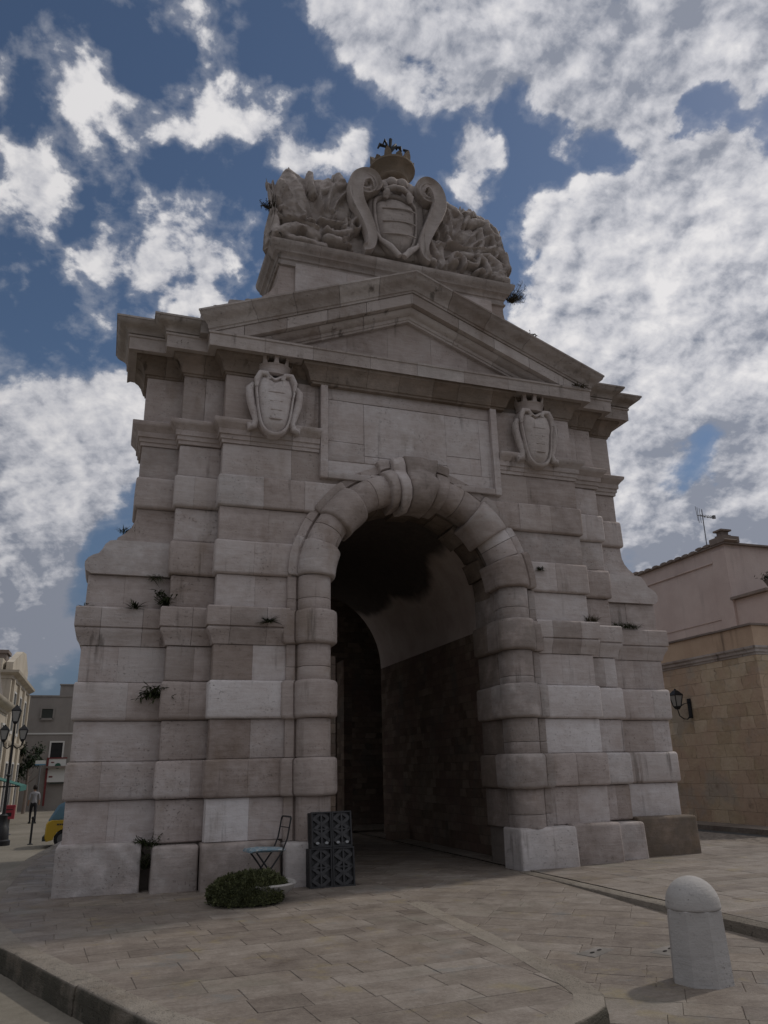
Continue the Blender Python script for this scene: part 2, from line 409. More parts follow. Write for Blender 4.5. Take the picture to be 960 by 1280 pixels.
rake([(-.1,-.625),(.235,-.625),(.22,-.67),(.17,-.72),(.10,-.745),(.085,-.80),(.06,-.81),(.055,-.845),(-.1,-.85)],3.3,[k/4+.03 for k in range(1,4)],lambda:tint(.38),rk)
rk.build('raking_cornice',CROWN_STONE,gate)
ty=MB(); zt=ZP-.80; L=(zt-8.95)/SL
xs=[-L,-1.25,-.42,.5,1.3,L]
for a,b in zip(xs,xs[1:]):
    pts=[(a,8.95),(b-.004,8.95),(b-.004,zt-SL*abs(b-.004))]+([(0,zt)] if a<0<b else [])+[(a,zt-SL*abs(a))]
    ty.prism(pts,.03+rnd.uniform(-.003,.003),.2,tint(.42,sp=.08))
ty.build('tympanum',STONE,gate)
rf=MB()
rf.prism([(-4.15,8.96),(4.15,8.96),(4.15,ZP-.42-SL*4.15),(0,ZP-.42),(-4.15,ZP-.42-SL*4.15)],.21,1.38)
for x0,x1,y0,y1,z in ((-4.02,-3.84,-.30,.5,9.42),(-3.83,-3.57,-.30,.6,9.52),(-3.56,-3.27,-.28,.6,9.70),(-3.26,-2.6,-.25,.7,9.80)):
    rf.prism([(x0,z-.5),(x1,z-.5),(x1,z+.03),(x0+.03,z+.0),(x0,z-.02)],y0,y1,tint(.3,g=.4))
rf.build('roof',CROWN_STONE,gate)

# --- attic block with flared sides and its cornice
at=MB()
pro=[(0,11.36),(0,11.05),(.03,10.85),(.10,10.68),(.2,10.52),(.34,10.38),(.40,10.2),(.42,9.3)]
W=2.50; y0,y1=.52,2.02
rings=[[(-W-f,y0-f*.15,z),(W+f,y0-f*.15,z),(W+f,y1,z),(-W-f,y1,z)] for f,z in pro]
at.loft(rings,tint(.42))
att=at.build('attic',STONE,gate,20)
pn=MB()
xs=[-2.18,-1.1,.1,1.2,2.2]
for a,b in zip(xs,xs[1:]): block(pn,a,b-.004,.47,.54,10.35,11.3,.01,.004,.004,tint(.42,sp=.1))
pn.build('attic_panel',STONE,att)
ac=MB()
prof=[(-.1,11.22),(.02,11.22),(.045,11.235),(.045,11.27),(.02,11.285),(.02,11.36),(.05,11.38),(.055,11.43),(.08,11.46),(.13,11.49),(.14,11.53),(.175,11.56),(.21,11.61),(.225,11.66),(.225,11.70),(-.1,11.72)]
sweep(ac,prof,[(-W,y1),(-W,y0),(W,y0),(W,y1)],lambda:tint(.38,g=.25),1.1)
ac.box(-W-.15,W+.15,y0-.15,y1+.1,11.62,11.69)
ac.build('attic_cornice',CROWN_STONE,att)

# --- coat of arms carved over the attic
OUT=[(-2.72,12.56),(-2.68,12.9),(-2.63,13.07),(-2.73,13.19),(-2.77,13.33),(-2.65,13.41),(-2.46,13.52),(-2.40,13.62),(-2.32,13.66),(-2.24,13.62),(-2.05,13.5),(-1.98,13.49),(-1.95,13.64),(-1.85,13.66),(-1.81,13.53),(-1.62,13.54),(-1.49,13.65),(-1.39,13.64),(-1.38,13.76),(-1.29,13.82),(-1.12,13.75),(-1.08,13.62),(-.9,13.5),(-.5,13.5),(0,13.55),(.5,13.5),(.9,13.55),(1.01,13.67),(1.16,13.73),(1.31,13.70),(1.52,13.55),(1.59,13.51),(1.82,13.59),(1.97,13.54),(2.08,13.51),(2.26,13.45),(2.4,13.26),(2.5,13.10),(2.62,12.86),(2.58,12.61),(2.70,12.4),(2.74,12.32)]
OX=np.array([p[0] for p in OUT]); OZ=np.array([p[1] for p in OUT])
ordr=np.argsort(OX); OX,OZ=OX[ordr],OZ[ordr]
def strokes_height(X,Z,strokes):
    H=np.zeros_like(X)
    for pts,r,h in strokes:
        best=np.full_like(X,9.)
        # smooth the polyline
        P=np.array(pts,float)
        if len(P)>2:
            t=np.linspace(0,len(P)-1,(len(P)-1)*6+1); Q=[]
            for tt in t:
                i=min(int(tt),len(P)-2); f=tt-i
                p0=P[max(i-1,0)];p1=P[i];p2=P[i+1];p3=P[min(i+2,len(P)-1)]
                Q.append(.5*((2*p1)+(-p0+p2)*f+(2*p0-5*p1+4*p2-p3)*f*f+(-p0+3*p1-3*p2+p3)*f**3))
            P=np.array(Q)
        if len(P)==1: best=np.hypot(X-P[0,0],Z-P[0,1])
        for a,b in zip(P,P[1:]):
            d=b-a; L=d@d+1e-9; t=np.clip(((X-a[0])*d[0]+(Z-a[1])*d[1])/L,0,1)
            best=np.minimum(best,np.hypot(X-a[0]-t*d[0],Z-a[1]-t*d[1]))
        k=np.clip(1-(best/r)**2,0,None)
        hh=h*np.sqrt(k)
        if h>0: H=np.maximum(H,hh)
        else: H=H+hh
    return H
FL=[([(-1.90,13.62),(-1.90,13.3),(-1.84,13.05)],.09,.30),([(-1.55,13.45),(-1.66,13.2),(-1.45,13.28),(-1.1,13.5)],.09,.22),([(-1.26,13.72),(-1.22,13.55)],.12,.30),([(-1.02,13.5),(-1.0,13.2),(-.95,12.9)],.06,.26),
    ([(-1.55,13.05),(-1.25,13.15),(-1.05,13.0)],.16,.14),([(-1.45,12.75),(-1.2,12.8),(-1.0,12.75)],.2,.12),
    ([(-1.70,12.46),(-1.41,12.40),(-1.10,12.47)],.05,.26),([(-1.55,12.22),(-1.3,12.16),(-1.04,12.28)],.08,.30),([(-1.55,11.98),(-1.2,11.97)],.12,.33),([(-1.2,11.97)],.06,-.16),
    ([(-.92,12.60),(-.84,12.50),(-.86,12.36),(-.96,12.32),(-1.03,12.44),(-.92,12.60)],.045,.34),([(-2.5,11.95),(-2.3,12.08),(-2.05,12.12),(-1.8,12.02)],.15,.30),([(-2.08,11.99)],.11,-.22),
    ([(-2.66,12.4),(-2.6,12.1),(-2.62,11.85)],.10,.26),([(-2.35,11.85),(-1.9,11.82),(-1.6,11.8)],.10,.26),([(-2.4,12.28),(-2.0,12.22),(-1.75,12.12)],.04,.34)]
FR=[([(.92,12.95),(.70,12.66),(.60,12.36),(.64,12.05),(.82,11.9)],.09,.30),([(1.36,12.00),(1.24,12.04),(1.27,12.2),(1.40,12.24),(1.52,12.16),(1.54,11.95)],.055,.34),([(1.40,12.08)],.07,-.15),
    ([(1.6,12.08),(1.87,12.10),(1.96,12.34),(2.19,12.41)],.06,.28),([(2.01,13.05),(2.05,12.75),(1.92,12.45)],.085,.25),([(2.22,13.36),(2.20,13.1),(2.42,12.9)],.09,.3),([(2.4,13.2),(2.5,13.0),(2.45,12.75)],.1,.3),
    ([(1.2,12.55),(1.6,12.47),(1.98,12.54),(2.2,12.54)],.04,.28),([(1.04,13.52),(1.25,13.6),(1.47,13.42)],.12,.28),([(1.79,13.2),(2.05,13.3),(2.3,13.25)],.12,.26),([(1.62,13.42),(1.8,13.45)],.1,.32),([(1.64,13.38)],.05,-.2),
    ([(1.72,13.3),(1.6,13.1)],.07,.28),([(1.05,13.3),(1.3,13.2),(1.55,13.2)],.14,.16),([(1.15,12.9),(1.5,12.85),(1.8,12.9)],.2,.13),([(1.2,13.0),(1.2,12.6)],.05,.2),([(2.45,12.6),(2.62,12.4),(2.66,12.15)],.12,.3),([(2.2,12.35),(2.4,12.2),(2.4,12.0)],.1,.3),
    ([(1.9,12.35),(2.1,12.2),(2.15,11.95)],.08,.3),([(1.55,12.3),(1.7,12.3)],.12,.26),([(2.5,12.05),(2.3,11.9),(2.6,11.85)],.12,.26),([(1.0,12.4),(1.05,12.1),(1.1,11.9)],.1,.2),([(.95,12.2),(.8,12.5)],.08,.2),([(2.28,12.95),(2.35,12.7),(2.2,12.6)],.07,.26)]
for k in range(44):   # small carved leaves and feathers
    sx=-1 if k%2 else 1; x=sx*rnd.uniform(.95,2.6); z=rnd.uniform(11.85,12.6); a=rnd.uniform(0,PI)
    q=[(x,z),(x+.09*math.cos(a),z+.09*math.sin(a)),(x+.17*math.cos(a+.5),z+.17*math.sin(a+.5))]
    (FL if sx<0 else FR).append((q,rnd.uniform(.03,.06),rnd.uniform(.16,.30)))
nx,nz=250,100
U=np.linspace(-2.77,2.75,nx); V=np.linspace(0,1,nz)
topz=np.interp(U,OX,OZ)+.10+.06*np.clip(U/1.5,0,1); basz=11.66+0*U
XX=np.repeat(U[:,None],nz,1); ZZ=basz[:,None]+(topz-basz)[:,None]*V[None,:]
ang=np.abs(XX)/2.77; XX=XX+np.sign(XX)*.05*np.sin(6*V[None,:]+1)*np.clip((ang-.85)/.15,0,1)
H=strokes_height(XX,ZZ,FL+FR)
def drape(cx,cz,a0,a1,r0,r1,freq,bend,h):
    dx,dz=XX-cx,ZZ-cz; R_=np.hypot(dx,dz); A_=np.degrees(np.arctan2(dz,dx))+bend*(R_-r0)**2
    m_=np.clip((A_-a0)/6,0,1)*np.clip((a1-A_)/6,0,1)*np.clip((R_-r0)/.12,0,1)*np.clip((r1-R_)/.12,0,1)
    ph=np.radians(A_)*freq+.6*np.sin(R_*3.1+a0); fold=1-np.abs(np.sin(ph))**.75
    return m_*(h+.16*fold+.05*np.sin(ph*2.3+R_*5))
for a_ in ((-1.75,11.9,96,158,.48,1.80,11,-6,.10),(-1.50,12.35,60,118,.30,1.25,10,10,.13),(-2.3,11.7,150,185,.1,.7,8,0,.12),(1.35,12.1,18,66,.45,1.45,11,8,.10),(1.25,12.3,62,120,.35,1.25,10,-8,.12),(2.0,11.75,10,80,.15,.75,9,0,.12)): H=np.maximum(H,drape(*a_))

edge=np.minimum(np.minimum((topz-basz)[:,None]*(1-V[None,:]),2.78-np.abs(XX)),.14)
et=np.clip((topz-basz)[:,None]*(1-V[None,:])/.38,0,1); ef=np.sqrt(np.clip(1-(1-np.clip(edge,0,.14)/.14)**2,0,1)); H=H*(.25+.75*ef)*(.35+.65*et)*.85+.14*ef-.14
for i in range(nx):
    for j in range(nz): H[i,j]+=.05*mnoise.noise((XX[i,j]*3.4,ZZ[i,j]*3.4,0))+.03*mnoise.noise((XX[i,j]*8,ZZ[i,j]*8,5))+.018*mnoise.noise((XX[i,j]*18,ZZ[i,j]*18,3))
cm=MB()
front=[(XX[i,j],.55-H[i,j],ZZ[i,j]) for i in range(nx) for j in range(nz)]
fs=[(i*nz+j,(i+1)*nz+j,(i+1)*nz+j+1,i*nz+j+1) for i in range(nx-1) for j in range(nz-1)]
cm.add(front,fs,(.42,.1,.15))
loop=[i*nz for i in range(nx)]+[(nx-1)*nz+j for j in range(1,nz)]+[i*nz+nz-1 for i in range(nx-2,-1,-1)]+[j for j in range(nz-2,0,-1)]
b=len(cm.v); m=len(loop); cm.v+=[(front[k][0]*.93,1.05,11.66+(front[k][2]-11.66)*.93) for k in loop]; cm.t+=[(.35,.1,.3)]*m
cm.f+=[(loop[k],loop[(k+1)%m],b+(k+1)%m,b+k) for k in range(m)]+[tuple(range(b,b+m))]
arms=cm.build('coat_of_arms',CROWN_STONE,gate,60)
def spike(mb,x,z,dx,dz,r,y=.7):
    p=Vector((x,y,z)); d=Vector((dx,0,dz)); L=d.length
    mb.tube([p-d*.5,p,p+d*.35,p+d*.7,p+d],[r*.8,r,r*.8,r*.45,.008],8,(.35,.1,.3))
for a_ in ((-2.30,13.52,-.02,.34,.12),(2.10,13.44,.12,.30,.08),(2.50,13.06,.20,.38,.08),(-2.72,13.22,-.08,.12,.09)):
    sp=MB(); spike(sp,*a_); sp.build('spear_tip',CROWN_STONE,arms)
sp=MB()
for k in range(7): spike(sp,1.56+.06*k+rnd.uniform(-.01,.01),13.48,rnd.uniform(-.05,.05),rnd.uniform(.1,.17),.05,.45)
sp.build('crest_leaves',CROWN_STONE,arms)
def spiral(cx,cz,r0,r1,a0,turns,n=26):
    return [(cx+(r0+(r1-r0)*k/n)*math.cos(a0+turns*2*PI*k/n),cz+(r0+(r1-r0)*k/n)*math.sin(a0+turns*2*PI*k/n)) for k in range(n+1)]
for pts,rad in (([(-.66,13.46),(-.60,13.38),(-.52,13.42),(-.50,13.55),(-.60,13.68),(-.76,13.68),(-.92,13.52),(-.98,13.24),(-.93,12.96),(-.80,12.68),(-.68,12.40),(-.62,12.14),(-.66,11.92),(-.80,11.86)],.165),
                ([(.70,13.58),(.62,13.52),(.54,13.58),(.54,13.72),(.64,13.82),(.78,13.80),(.90,13.62),(.95,13.32),(.86,13.02),(.74,12.74),(.62,12.45),(.55,12.18),(.60,11.95),(.74,11.88)],.165)):
    v=MB(); n=len(pts); P=[]
    for i in range(n-1):
        for f in (0,.25,.5,.75):
            p0,p1,p2,p3=[np.array(pts[max(0,min(n-1,q))]) for q in (i-1,i,i+1,i+2)]
            P.append(.5*((2*p1)+(-p0+p2)*f+(2*p0-5*p1+4*p2-p3)*f*f+(-p0+3*p1-3*p2+p3)*f**3))
    m=len(P)
    # broad grooved ribbon that tapers towards its foot, with a rolled disc at its head
    rings=[]; sec=[(-1,.10),(-1,-.085),(-.86,-.125),(-.70,-.10),(-.50,-.065),(0,-.05),(.50,-.065),(.70,-.10),(.86,-.125),(1,-.085),(1,.10)]
    for k,p in enumerate(P):
        q=P[min(m-1,k+1)]-P[max(0,k-1)]; q=q/np.hypot(*q); nn=np.array([-q[1],q[0]]); f=k/(m-1)
        wd=rad*(.35+.65*min(1,f/.35))*(1-.45*max(0,(f-.6)/.4)); yy=.36-.10*math.sin(PI*f)+.02*mnoise.noise((f*9,rad,0))
        rings.append([(p[0]+nn[0]*wd*a_,yy+c_,p[1]+nn[1]*wd*a_) for a_,c_ in sec])
    v.loft(rings,(.45,.1,.1))
    cx,cz,rr=(-.74,13.50,.27) if pts[0][0]<0 else (.74,13.62,.26)
    dsc=[(0,-.10),(.10,-.095),(.16,-.06),(.24,-.02),(.34,-.02),(.42,-.07),(.56,-.075),(.68,-.03),(.78,-.03),(.86,-.09),(.97,-.08),(1.0,-.03),(1.0,.3)]
    v.loft([[(cx+rr*r_*math.cos(2*PI*k/26+0),.30+y_,cz+rr*r_*math.sin(2*PI*k/26)) for k in range(26)] for r_,y_ in [(.01,-.10)]+dsc[1:]],(.45,.1,.1))
    v.build('volute',CROWN_STONE,arms,60)
# shield
sh=MB(); SO=[(-.52,13.22),(-.30,13.38),(-.05,13.46),(.22,13.40),(.44,13.26),(.46,12.85),(.42,12.4),(.28,12.04),(-.04,11.82),(-.34,12.0),(-.48,12.4),(-.54,12.85)]
def domed(mb,outline,c,y0,h,levels=7,tn=(.5,.05,.05),rim=True,pw=.5):
    cx,cz=c; rings=[]
    N=len(outline); O=[]
    for i in range(N):
        for f in (0,.25,.5,.75):
            p0,p1,p2,p3=[np.array(outline[(i+q)%N]) for q in (-1,0,1,2)]
            O.append(.5*((2*p1)+(-p0+p2)*f+(2*p0-5*p1+4*p2-p3)*f*f+(-p0+3*p1-3*p2+p3)*f**3))
    ring=lambda k,y:[(cx+(p[0]-cx)*k,y,cz+(p[1]-cz)*k) for p in O]
    rings.append(ring(1,y0+.22)); rings.append(ring(1,y0-.02))
    if rim: rings+= [ring(1,y0-.06),ring(.96,y0-.09),ring(.9,y0-.09),ring(.87,y0-.05),ring(.86,y0-.03)]
    s=.86 if rim else 1
    for k in range(1,levels): 
        t=k/levels; rings.append(ring(s*(1-t),y0-.03-h*(1-(1-t)**2)**pw))
    mb.loft(rings,tn)
domed(sh,SO,(-.03,12.6),.40,.20,8,(.40,.1,.2))
for z in (12.95,12.62,12.3): sh.tube([(x,.40-.235*math.sqrt(max(.05,1-(x/.55)**2)),z+.02*math.sin(6*x)) for x in np.linspace(-.38,.36,12)],.018,6,(.35,.1,.2))
for x in (-.26,.22): sh.tube([(x,.22,13.42),(x*1.1,.18,13.30),(x*1.2,.22,13.18)],[.05,.09,.05],8,(.4,.1,.2))
sh.tube([(-.30,.30,13.46),(-.1,.22,13.52),(.1,.22,13.52),(.3,.30,13.46)],.07,8,(.38,.1,.2))
for sx in (-1,1): sh.tube([(sx*.05,.15,11.72),(sx*.22,.2,11.95),(sx*.42,.28,12.15),(sx*.52,.33,12.4)],[.06,.07,.05,.02],8,(.45,.1,.1))
bkm=[(-.62,11.9),(-.66,12.8),(-.60,13.35),(-.42,13.66),(-.26,13.92),(-.05,14.02),(.2,14.03),(.42,13.96),(.56,13.72),(.66,13.40),(.66,12.8),(.6,11.9)]
sh.loft([[(x,y_,z) for x,z in [( .03+(x-.03)*k_,12.7+(z-12.7)*k_) for x,z in bkm]] for y_,k_ in ((1.25,1),(.50,1),(.44,.97),(.42,.92),(.42,.3))],(.38,.1,.25))
for x,z,r_ in ((-.30,13.66,.13),(-.08,13.80,.14),(.16,13.82,.14),(.38,13.70,.13),(0.04,13.62,.12)): sh.lathe([(.01,-r_)]+[(r_*math.sin(a),-r_*math.cos(a)) for a in [PI*k/8 for k in range(1,8)]]+[(.01,r_)],10,(x,.40,z),(.4,.1,.2),1,.8)
sh.build('shield',CROWN_STONE,arms,60)
# crown on top
OCHRE=limestone('lichened limestone',(.17,.135,.10),(.27,.225,.18),(.38,.33,.28),.7,(.19,.11,.05),.02)
cr=MB(); c=(.10,.85,13.98)
cr.lathe([(.17,-.5),(.17,.10),(.22,.15),(.31,.18),(.36,.215),(.37,.26),(.345,.29),(.36,.34),(.42,.43),(.49,.50),(.53,.53),(.53,.58),(.48,.60),(.40,.60),(.34,.5),(.2,.45),(.02,.45)],28,c,(.42,.35,.25))
for k in range(12):
    a=2*PI*k/12; M=Matrix.Translation(Vector(c))@Matrix.Rotation(a,4,'Z')
    h=.30 if k%2==0 else .16
    vs=[M@Vector(p) for p in ((.46,-.10,.56),(.46,.10,.56),(.50,.07,.56+h*.6),(.52,.0,.56+h),(.50,-.07,.56+h*.6))]; vi=[v-(M.to_3x3()@Vector((.09,0,0))) for v in vs]
    cr.add(vs+vi,[(0,1,2,3,4),(9,8,7,6,5)]+[(i,(i+1)%5,5+(i+1)%5,5+i) for i in range(5)],(.4,.35,.25))
cr.build('stone_crown',OCHRE,arms,50)
IR=NT('black iron').out((.012,.012,.014),.55,None,.4)
fi=MB(); c=Vector(c)
fi.tube([c+Vector(p) for p in ((-.05,0,.5),(-.04,0,.95),(-.02,0,1.25))],[.03,.03,.02],6)
for k in range(5):
    a=-1.1+2.2*k/4; fi.tube([c+Vector((-.02,0,1.1)),c+Vector((-.02+.12*math.sin(a),.03*math.cos(k),1.28)),c+Vector((-.02+.27*math.sin(a),.05*math.cos(k*2),1.18+.24*math.cos(a)+.03)),c+Vector((-.02+.30*math.sin(a*1.15),.05,1.10+.22*math.cos(a)))],[.02,.03,.045,.02],6)
fi.tube([c+Vector(p) for p in ((-.42,0,.45),(-.44,0,.78),(-.36,0,.88),(-.18,0,.92),(.2,0,.86),(.5,0,.84))],.022,6)
fi.tube([c+Vector(p) for p in ((.34,0,.45),(.36,0,1.28))],.028,6); fi.tube([c+Vector((.30,0,1.28)),c+Vector((.42,0,1.28))],.03,6)
fi.tube([c+Vector(p) for p in ((.05,0,.9),(.18,0,1.05),(.26,0,1.16))],.022,6); fi.tube([c+Vector(p) for p in ((.5,0,.84),(.46,0,.5))],.022,6)
for k in range(3): fi.tube([c+Vector((-.25+.2*k,-.15,.5)),c+Vector((-.2+.18*k,0,.92))],.014,5)
fi.build('iron_finial',IR,arms)

# --- crowned cartouches on the piers
CO=[(-.31,.55),(-.24,.62),(-.12,.58),(-.02,.52),(.10,.58),(.22,.62),(.31,.54),(.36,.32),(.33,.10),(.30,-.15),(.24,-.42),(.14,-.56),(.02,-.60),(-.12,-.58),(-.24,-.44),(-.31,-.15),(-.34,.10),(-.36,.32)]
for s,cx in ((-1,-2.66),(1,2.60)):
    cz=7.74; k=MB()
    pts=[(cx+x,cz+z) for x,z in CO]; k.prism([(cx+x*1.14,cz+z*1.0) for x,z in CO],-.16,.04,(.4,.05,.1)); domed(k,pts,(cx,cz),-.19,.12,7,(.62 if s<0 else .42,.02,.02),True,.45)
    for sx in (-1,1):
        P=[(cx+sx*x,-.17,cz+z) for x,z in ((.33,.34),(.39,.37),(.44,.30),(.44,.16),(.41,0),(.36,-.16),(.32,-.30),(.35,-.42),(.43,-.46),(.44,-.38))]
        k.tube(P,[.04,.065,.075,.075,.075,.07,.06,.07,.07,.04],8,(.6 if s<0 else .42,.02,.02))
        P=[(cx+sx*x,-.26,cz+z) for x,z in ((.34,.30),(.34,.46),(.28,.58),(.17,.58),(.12,.50),(.18,.44))]
        k.tube(P,[.03,.05,.055,.05,.045,.03],8,(.6 if s<0 else .42,.02,.02))
    for i,z in enumerate((.20,.03,-.14,-.31)):
        w=.22-.03*i; k.tube([(cx-w,-.285,cz+z+.01),(cx-w*.5,-.325,cz+z),(cx+w*.5,-.325,cz+z),(cx+w,-.285,cz+z+.01)],.016,6,(.35,.05,.1))
    ca=k.build('cartouche',STONE if s<0 else CROWN_STONE,gate,55)
    q=MB(); zc=cz+.62
    n=16; R0,R1=.27,.34; rings=[]
    def P(a,r,z): return (cx+r*math.sin(a),.02-.85*r*math.cos(a),zc+z)
    aa=[-1.55+3.1*i/n for i in range(n+1)]
    rings=[[P(a,R0,0) for a in aa],[P(a,R0+.03,.02) for a in aa],[P(a,R0+.02,.08) for a in aa],[P(a,R1-.02,.18) for a in aa],[P(a,R1,.20) for a in aa],[P(a,R1-.06,.20) for a in aa],[P(a,R0-.08,0) for a in aa]]
    q.loft(rings,(.5 if s<0 else .42,.1,.1))
    for a in (-1.25,-.62,0,.62,1.25):
        w=.16; pt=[P(a-w,R1-.01,.18),P(a+w,R1-.01,.18),P(a+w*.55,R1+.02,.28),P(a+w*.75,R1+.03,.33),P(a,R1+.04,.40),P(a-w*.75,R1+.03,.33),P(a-w*.55,R1+.02,.28)]
        pi=[(x,y+.07,z) for x,y,z in pt]
        q.add(pt+pi,[tuple(range(7)),tuple(range(7,14))]+[(i,(i+1)%7,7+(i+1)%7,7+i) for i in range(7)],(.5,.1,.1))
    q.build('crown',STONE,ca,50)

# --- the passage behind the arch
def ashlar(name,c0,c1,c2,sc=(1,1,1),bw=.62,bh=.34,joint=(.10,.085,.06)):
    m=NT(name); br=m.node('ShaderNodeTexBrick',offset=.5,i_Scale=1.0); br.inputs['Brick Width'].default_value=bw; br.inputs['Row Height'].default_value=bh; br.inputs['Mortar Size'].default_value=.004; br.inputs['Mortar Smooth'].default_value=.4; br.inputs['Bias'].default_value=0
    br.inputs['Color1'].default_value=(0,0,0,1); br.inputs['Color2'].default_value=(1,1,1,1); br.inputs['Mortar'].default_value=(.5,.5,.5,1)
    sp=m.node('ShaderNodeSeparateXYZ'); m.link(m.tc,sp.inputs[0]); cb=m.node('ShaderNodeCombineXYZ'); m.link(m.math('ADD',m.math('ADD',sp.outputs[0],sp.outputs[1]),m.math('MULTIPLY',m.noise(1.7,2),.55)),cb.inputs[0])
    wz=m.math('ADD',sp.outputs[2],m.math('MULTIPLY',m.math('SUBTRACT',m.noise(1.2,3),.5),.05)); m.link(wz,cb.inputs[1]); m.link(cb.outputs[0],br.inputs['Vector'])
    s2=m.node('ShaderNodeSeparateColor'); m.link(br.outputs['Color'],s2.inputs[0])
    v=m.math('ADD',m.math('MULTIPLY',s2.outputs[0],.45),m.math('MULTIPLY',m.noise(.7,6,.7),.72)); v=m.math('ADD',v,m.math('MULTIPLY',m.math('SUBTRACT',m.noise(6,6,.7),.5),.5))
    col=m.ramp(v,[(.2,c0),(.55,c1),(.9,c2)])
    col=m.mix(m.math('MULTIPLY',m.range(m.noise(1.1,4,.6,m.mapping((1,1,1),(4,2,7))),.42,.62),.6),col,(c1[0]*.95,c1[1]*.84,c1[2]*.92)); col=m.mix(m.math('MULTIPLY',m.range(m.noise(.9,5,.65,m.mapping((1,1,1),(9,5,1))),.50,.66),.55),col,(c1[0]*.72,c1[0]*.68,c1[0]*.60))
    e=m.range(m.noise(1.5,6,.7),.58,.72); col=m.mix(m.math('MULTIPLY',e,.5),col,tuple(x*.45 for x in c0))
    col=m.mix(br.outputs['Fac'],col,joint)
    h=m.math('SUBTRACT',m.math('MULTIPLY',m.noise(8,6,.7),1.0),m.math('MULTIPLY',br.outputs['Fac'],.8))
    return m.out(col,.92,m.bump(h,.03),.15)
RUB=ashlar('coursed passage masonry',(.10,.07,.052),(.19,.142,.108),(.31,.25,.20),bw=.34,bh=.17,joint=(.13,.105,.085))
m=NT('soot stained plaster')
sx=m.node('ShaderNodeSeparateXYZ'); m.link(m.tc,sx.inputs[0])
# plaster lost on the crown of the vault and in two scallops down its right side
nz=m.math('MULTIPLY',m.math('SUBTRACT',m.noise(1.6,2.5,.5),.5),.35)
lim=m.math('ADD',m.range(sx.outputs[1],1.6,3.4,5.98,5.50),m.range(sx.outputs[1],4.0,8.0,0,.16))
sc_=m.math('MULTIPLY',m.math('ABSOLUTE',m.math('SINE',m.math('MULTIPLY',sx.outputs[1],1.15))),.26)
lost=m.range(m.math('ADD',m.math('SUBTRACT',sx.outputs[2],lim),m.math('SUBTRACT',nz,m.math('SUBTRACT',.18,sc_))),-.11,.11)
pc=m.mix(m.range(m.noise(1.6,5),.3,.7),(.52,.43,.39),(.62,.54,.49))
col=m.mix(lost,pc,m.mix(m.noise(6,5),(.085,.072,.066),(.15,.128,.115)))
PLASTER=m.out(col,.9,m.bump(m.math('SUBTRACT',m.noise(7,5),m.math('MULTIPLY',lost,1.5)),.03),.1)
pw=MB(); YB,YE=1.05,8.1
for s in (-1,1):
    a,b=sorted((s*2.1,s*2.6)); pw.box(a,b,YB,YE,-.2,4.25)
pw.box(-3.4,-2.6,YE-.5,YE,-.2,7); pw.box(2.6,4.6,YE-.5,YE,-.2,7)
pw.box(4.1,4.6,YE,YE+4,-.2,7)        # left wall of the unseen rear chamber left out to let light in
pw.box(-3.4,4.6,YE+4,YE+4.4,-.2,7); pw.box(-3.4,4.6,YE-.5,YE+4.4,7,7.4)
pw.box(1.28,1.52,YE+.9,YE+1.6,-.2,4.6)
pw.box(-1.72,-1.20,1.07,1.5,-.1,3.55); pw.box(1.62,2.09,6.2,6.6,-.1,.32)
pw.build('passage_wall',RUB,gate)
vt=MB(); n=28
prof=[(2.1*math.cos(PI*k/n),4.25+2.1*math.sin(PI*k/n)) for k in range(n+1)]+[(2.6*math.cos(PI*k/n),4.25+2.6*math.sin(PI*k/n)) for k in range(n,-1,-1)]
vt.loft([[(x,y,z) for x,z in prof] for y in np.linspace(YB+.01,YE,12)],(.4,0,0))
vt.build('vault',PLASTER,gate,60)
up=MB(); up.prism([(-3.4,7.0)]+[(2.62*math.cos(PI*k/n),4.25+2.62*math.sin(PI*k/n)) for k in range(n,-1,-1)]+[(4.6,7.0)],YE-.45,YE,(.3,0,0)); up.build('rear_wall',RUB,gate)

# ------------------------------------------------------------------ GROUND
def road_z(x,y): return -.22-.33*sstep(14,28,y)
def way_z(x,y): return -.13+.115*sstep(6.0,11.5,y)
m=NT('worn road stone')
col=m.ramp(m.math('ADD',m.math('MULTIPLY',m.noise(.35,5),.6),m.math('MULTIPLY',m.noise(8,6,.7),.4)),[(.3,(.15,.135,.105)),(.5,(.21,.19,.155)),(.72,(.29,.265,.225))])
ROAD=m.out(col,.8,m.bump(m.noise(25,5,.7),.01),.2)
m=NT('asphalt'); ASPH=m.out(m.ramp(m.noise(6,6,.7),[(.3,(.05,.05,.05)),(.7,(.095,.093,.09))]),.9,m.bump(m.noise(120,3),.006),.2)
rd=MB(); xs=sorted(set(list(np.linspace(-14,20,35))+[-400,-150,-60,-30,35,70,150,400])); ys=sorted(set(list(np.linspace(-6,60,67))+[-300,-60,-20,80,120,200,400,900]))
vs=[(x,y,road_z(x,y)) for x in xs for y in ys]; ny=len(ys)
rd.add(vs,[(i*ny+j,(i+1)*ny+j,(i+1)*ny+j+1,i*ny+j+1) for i in range(len(xs)-1) for j in range(ny-1)])
structure(rd.build('ground',ROAD))

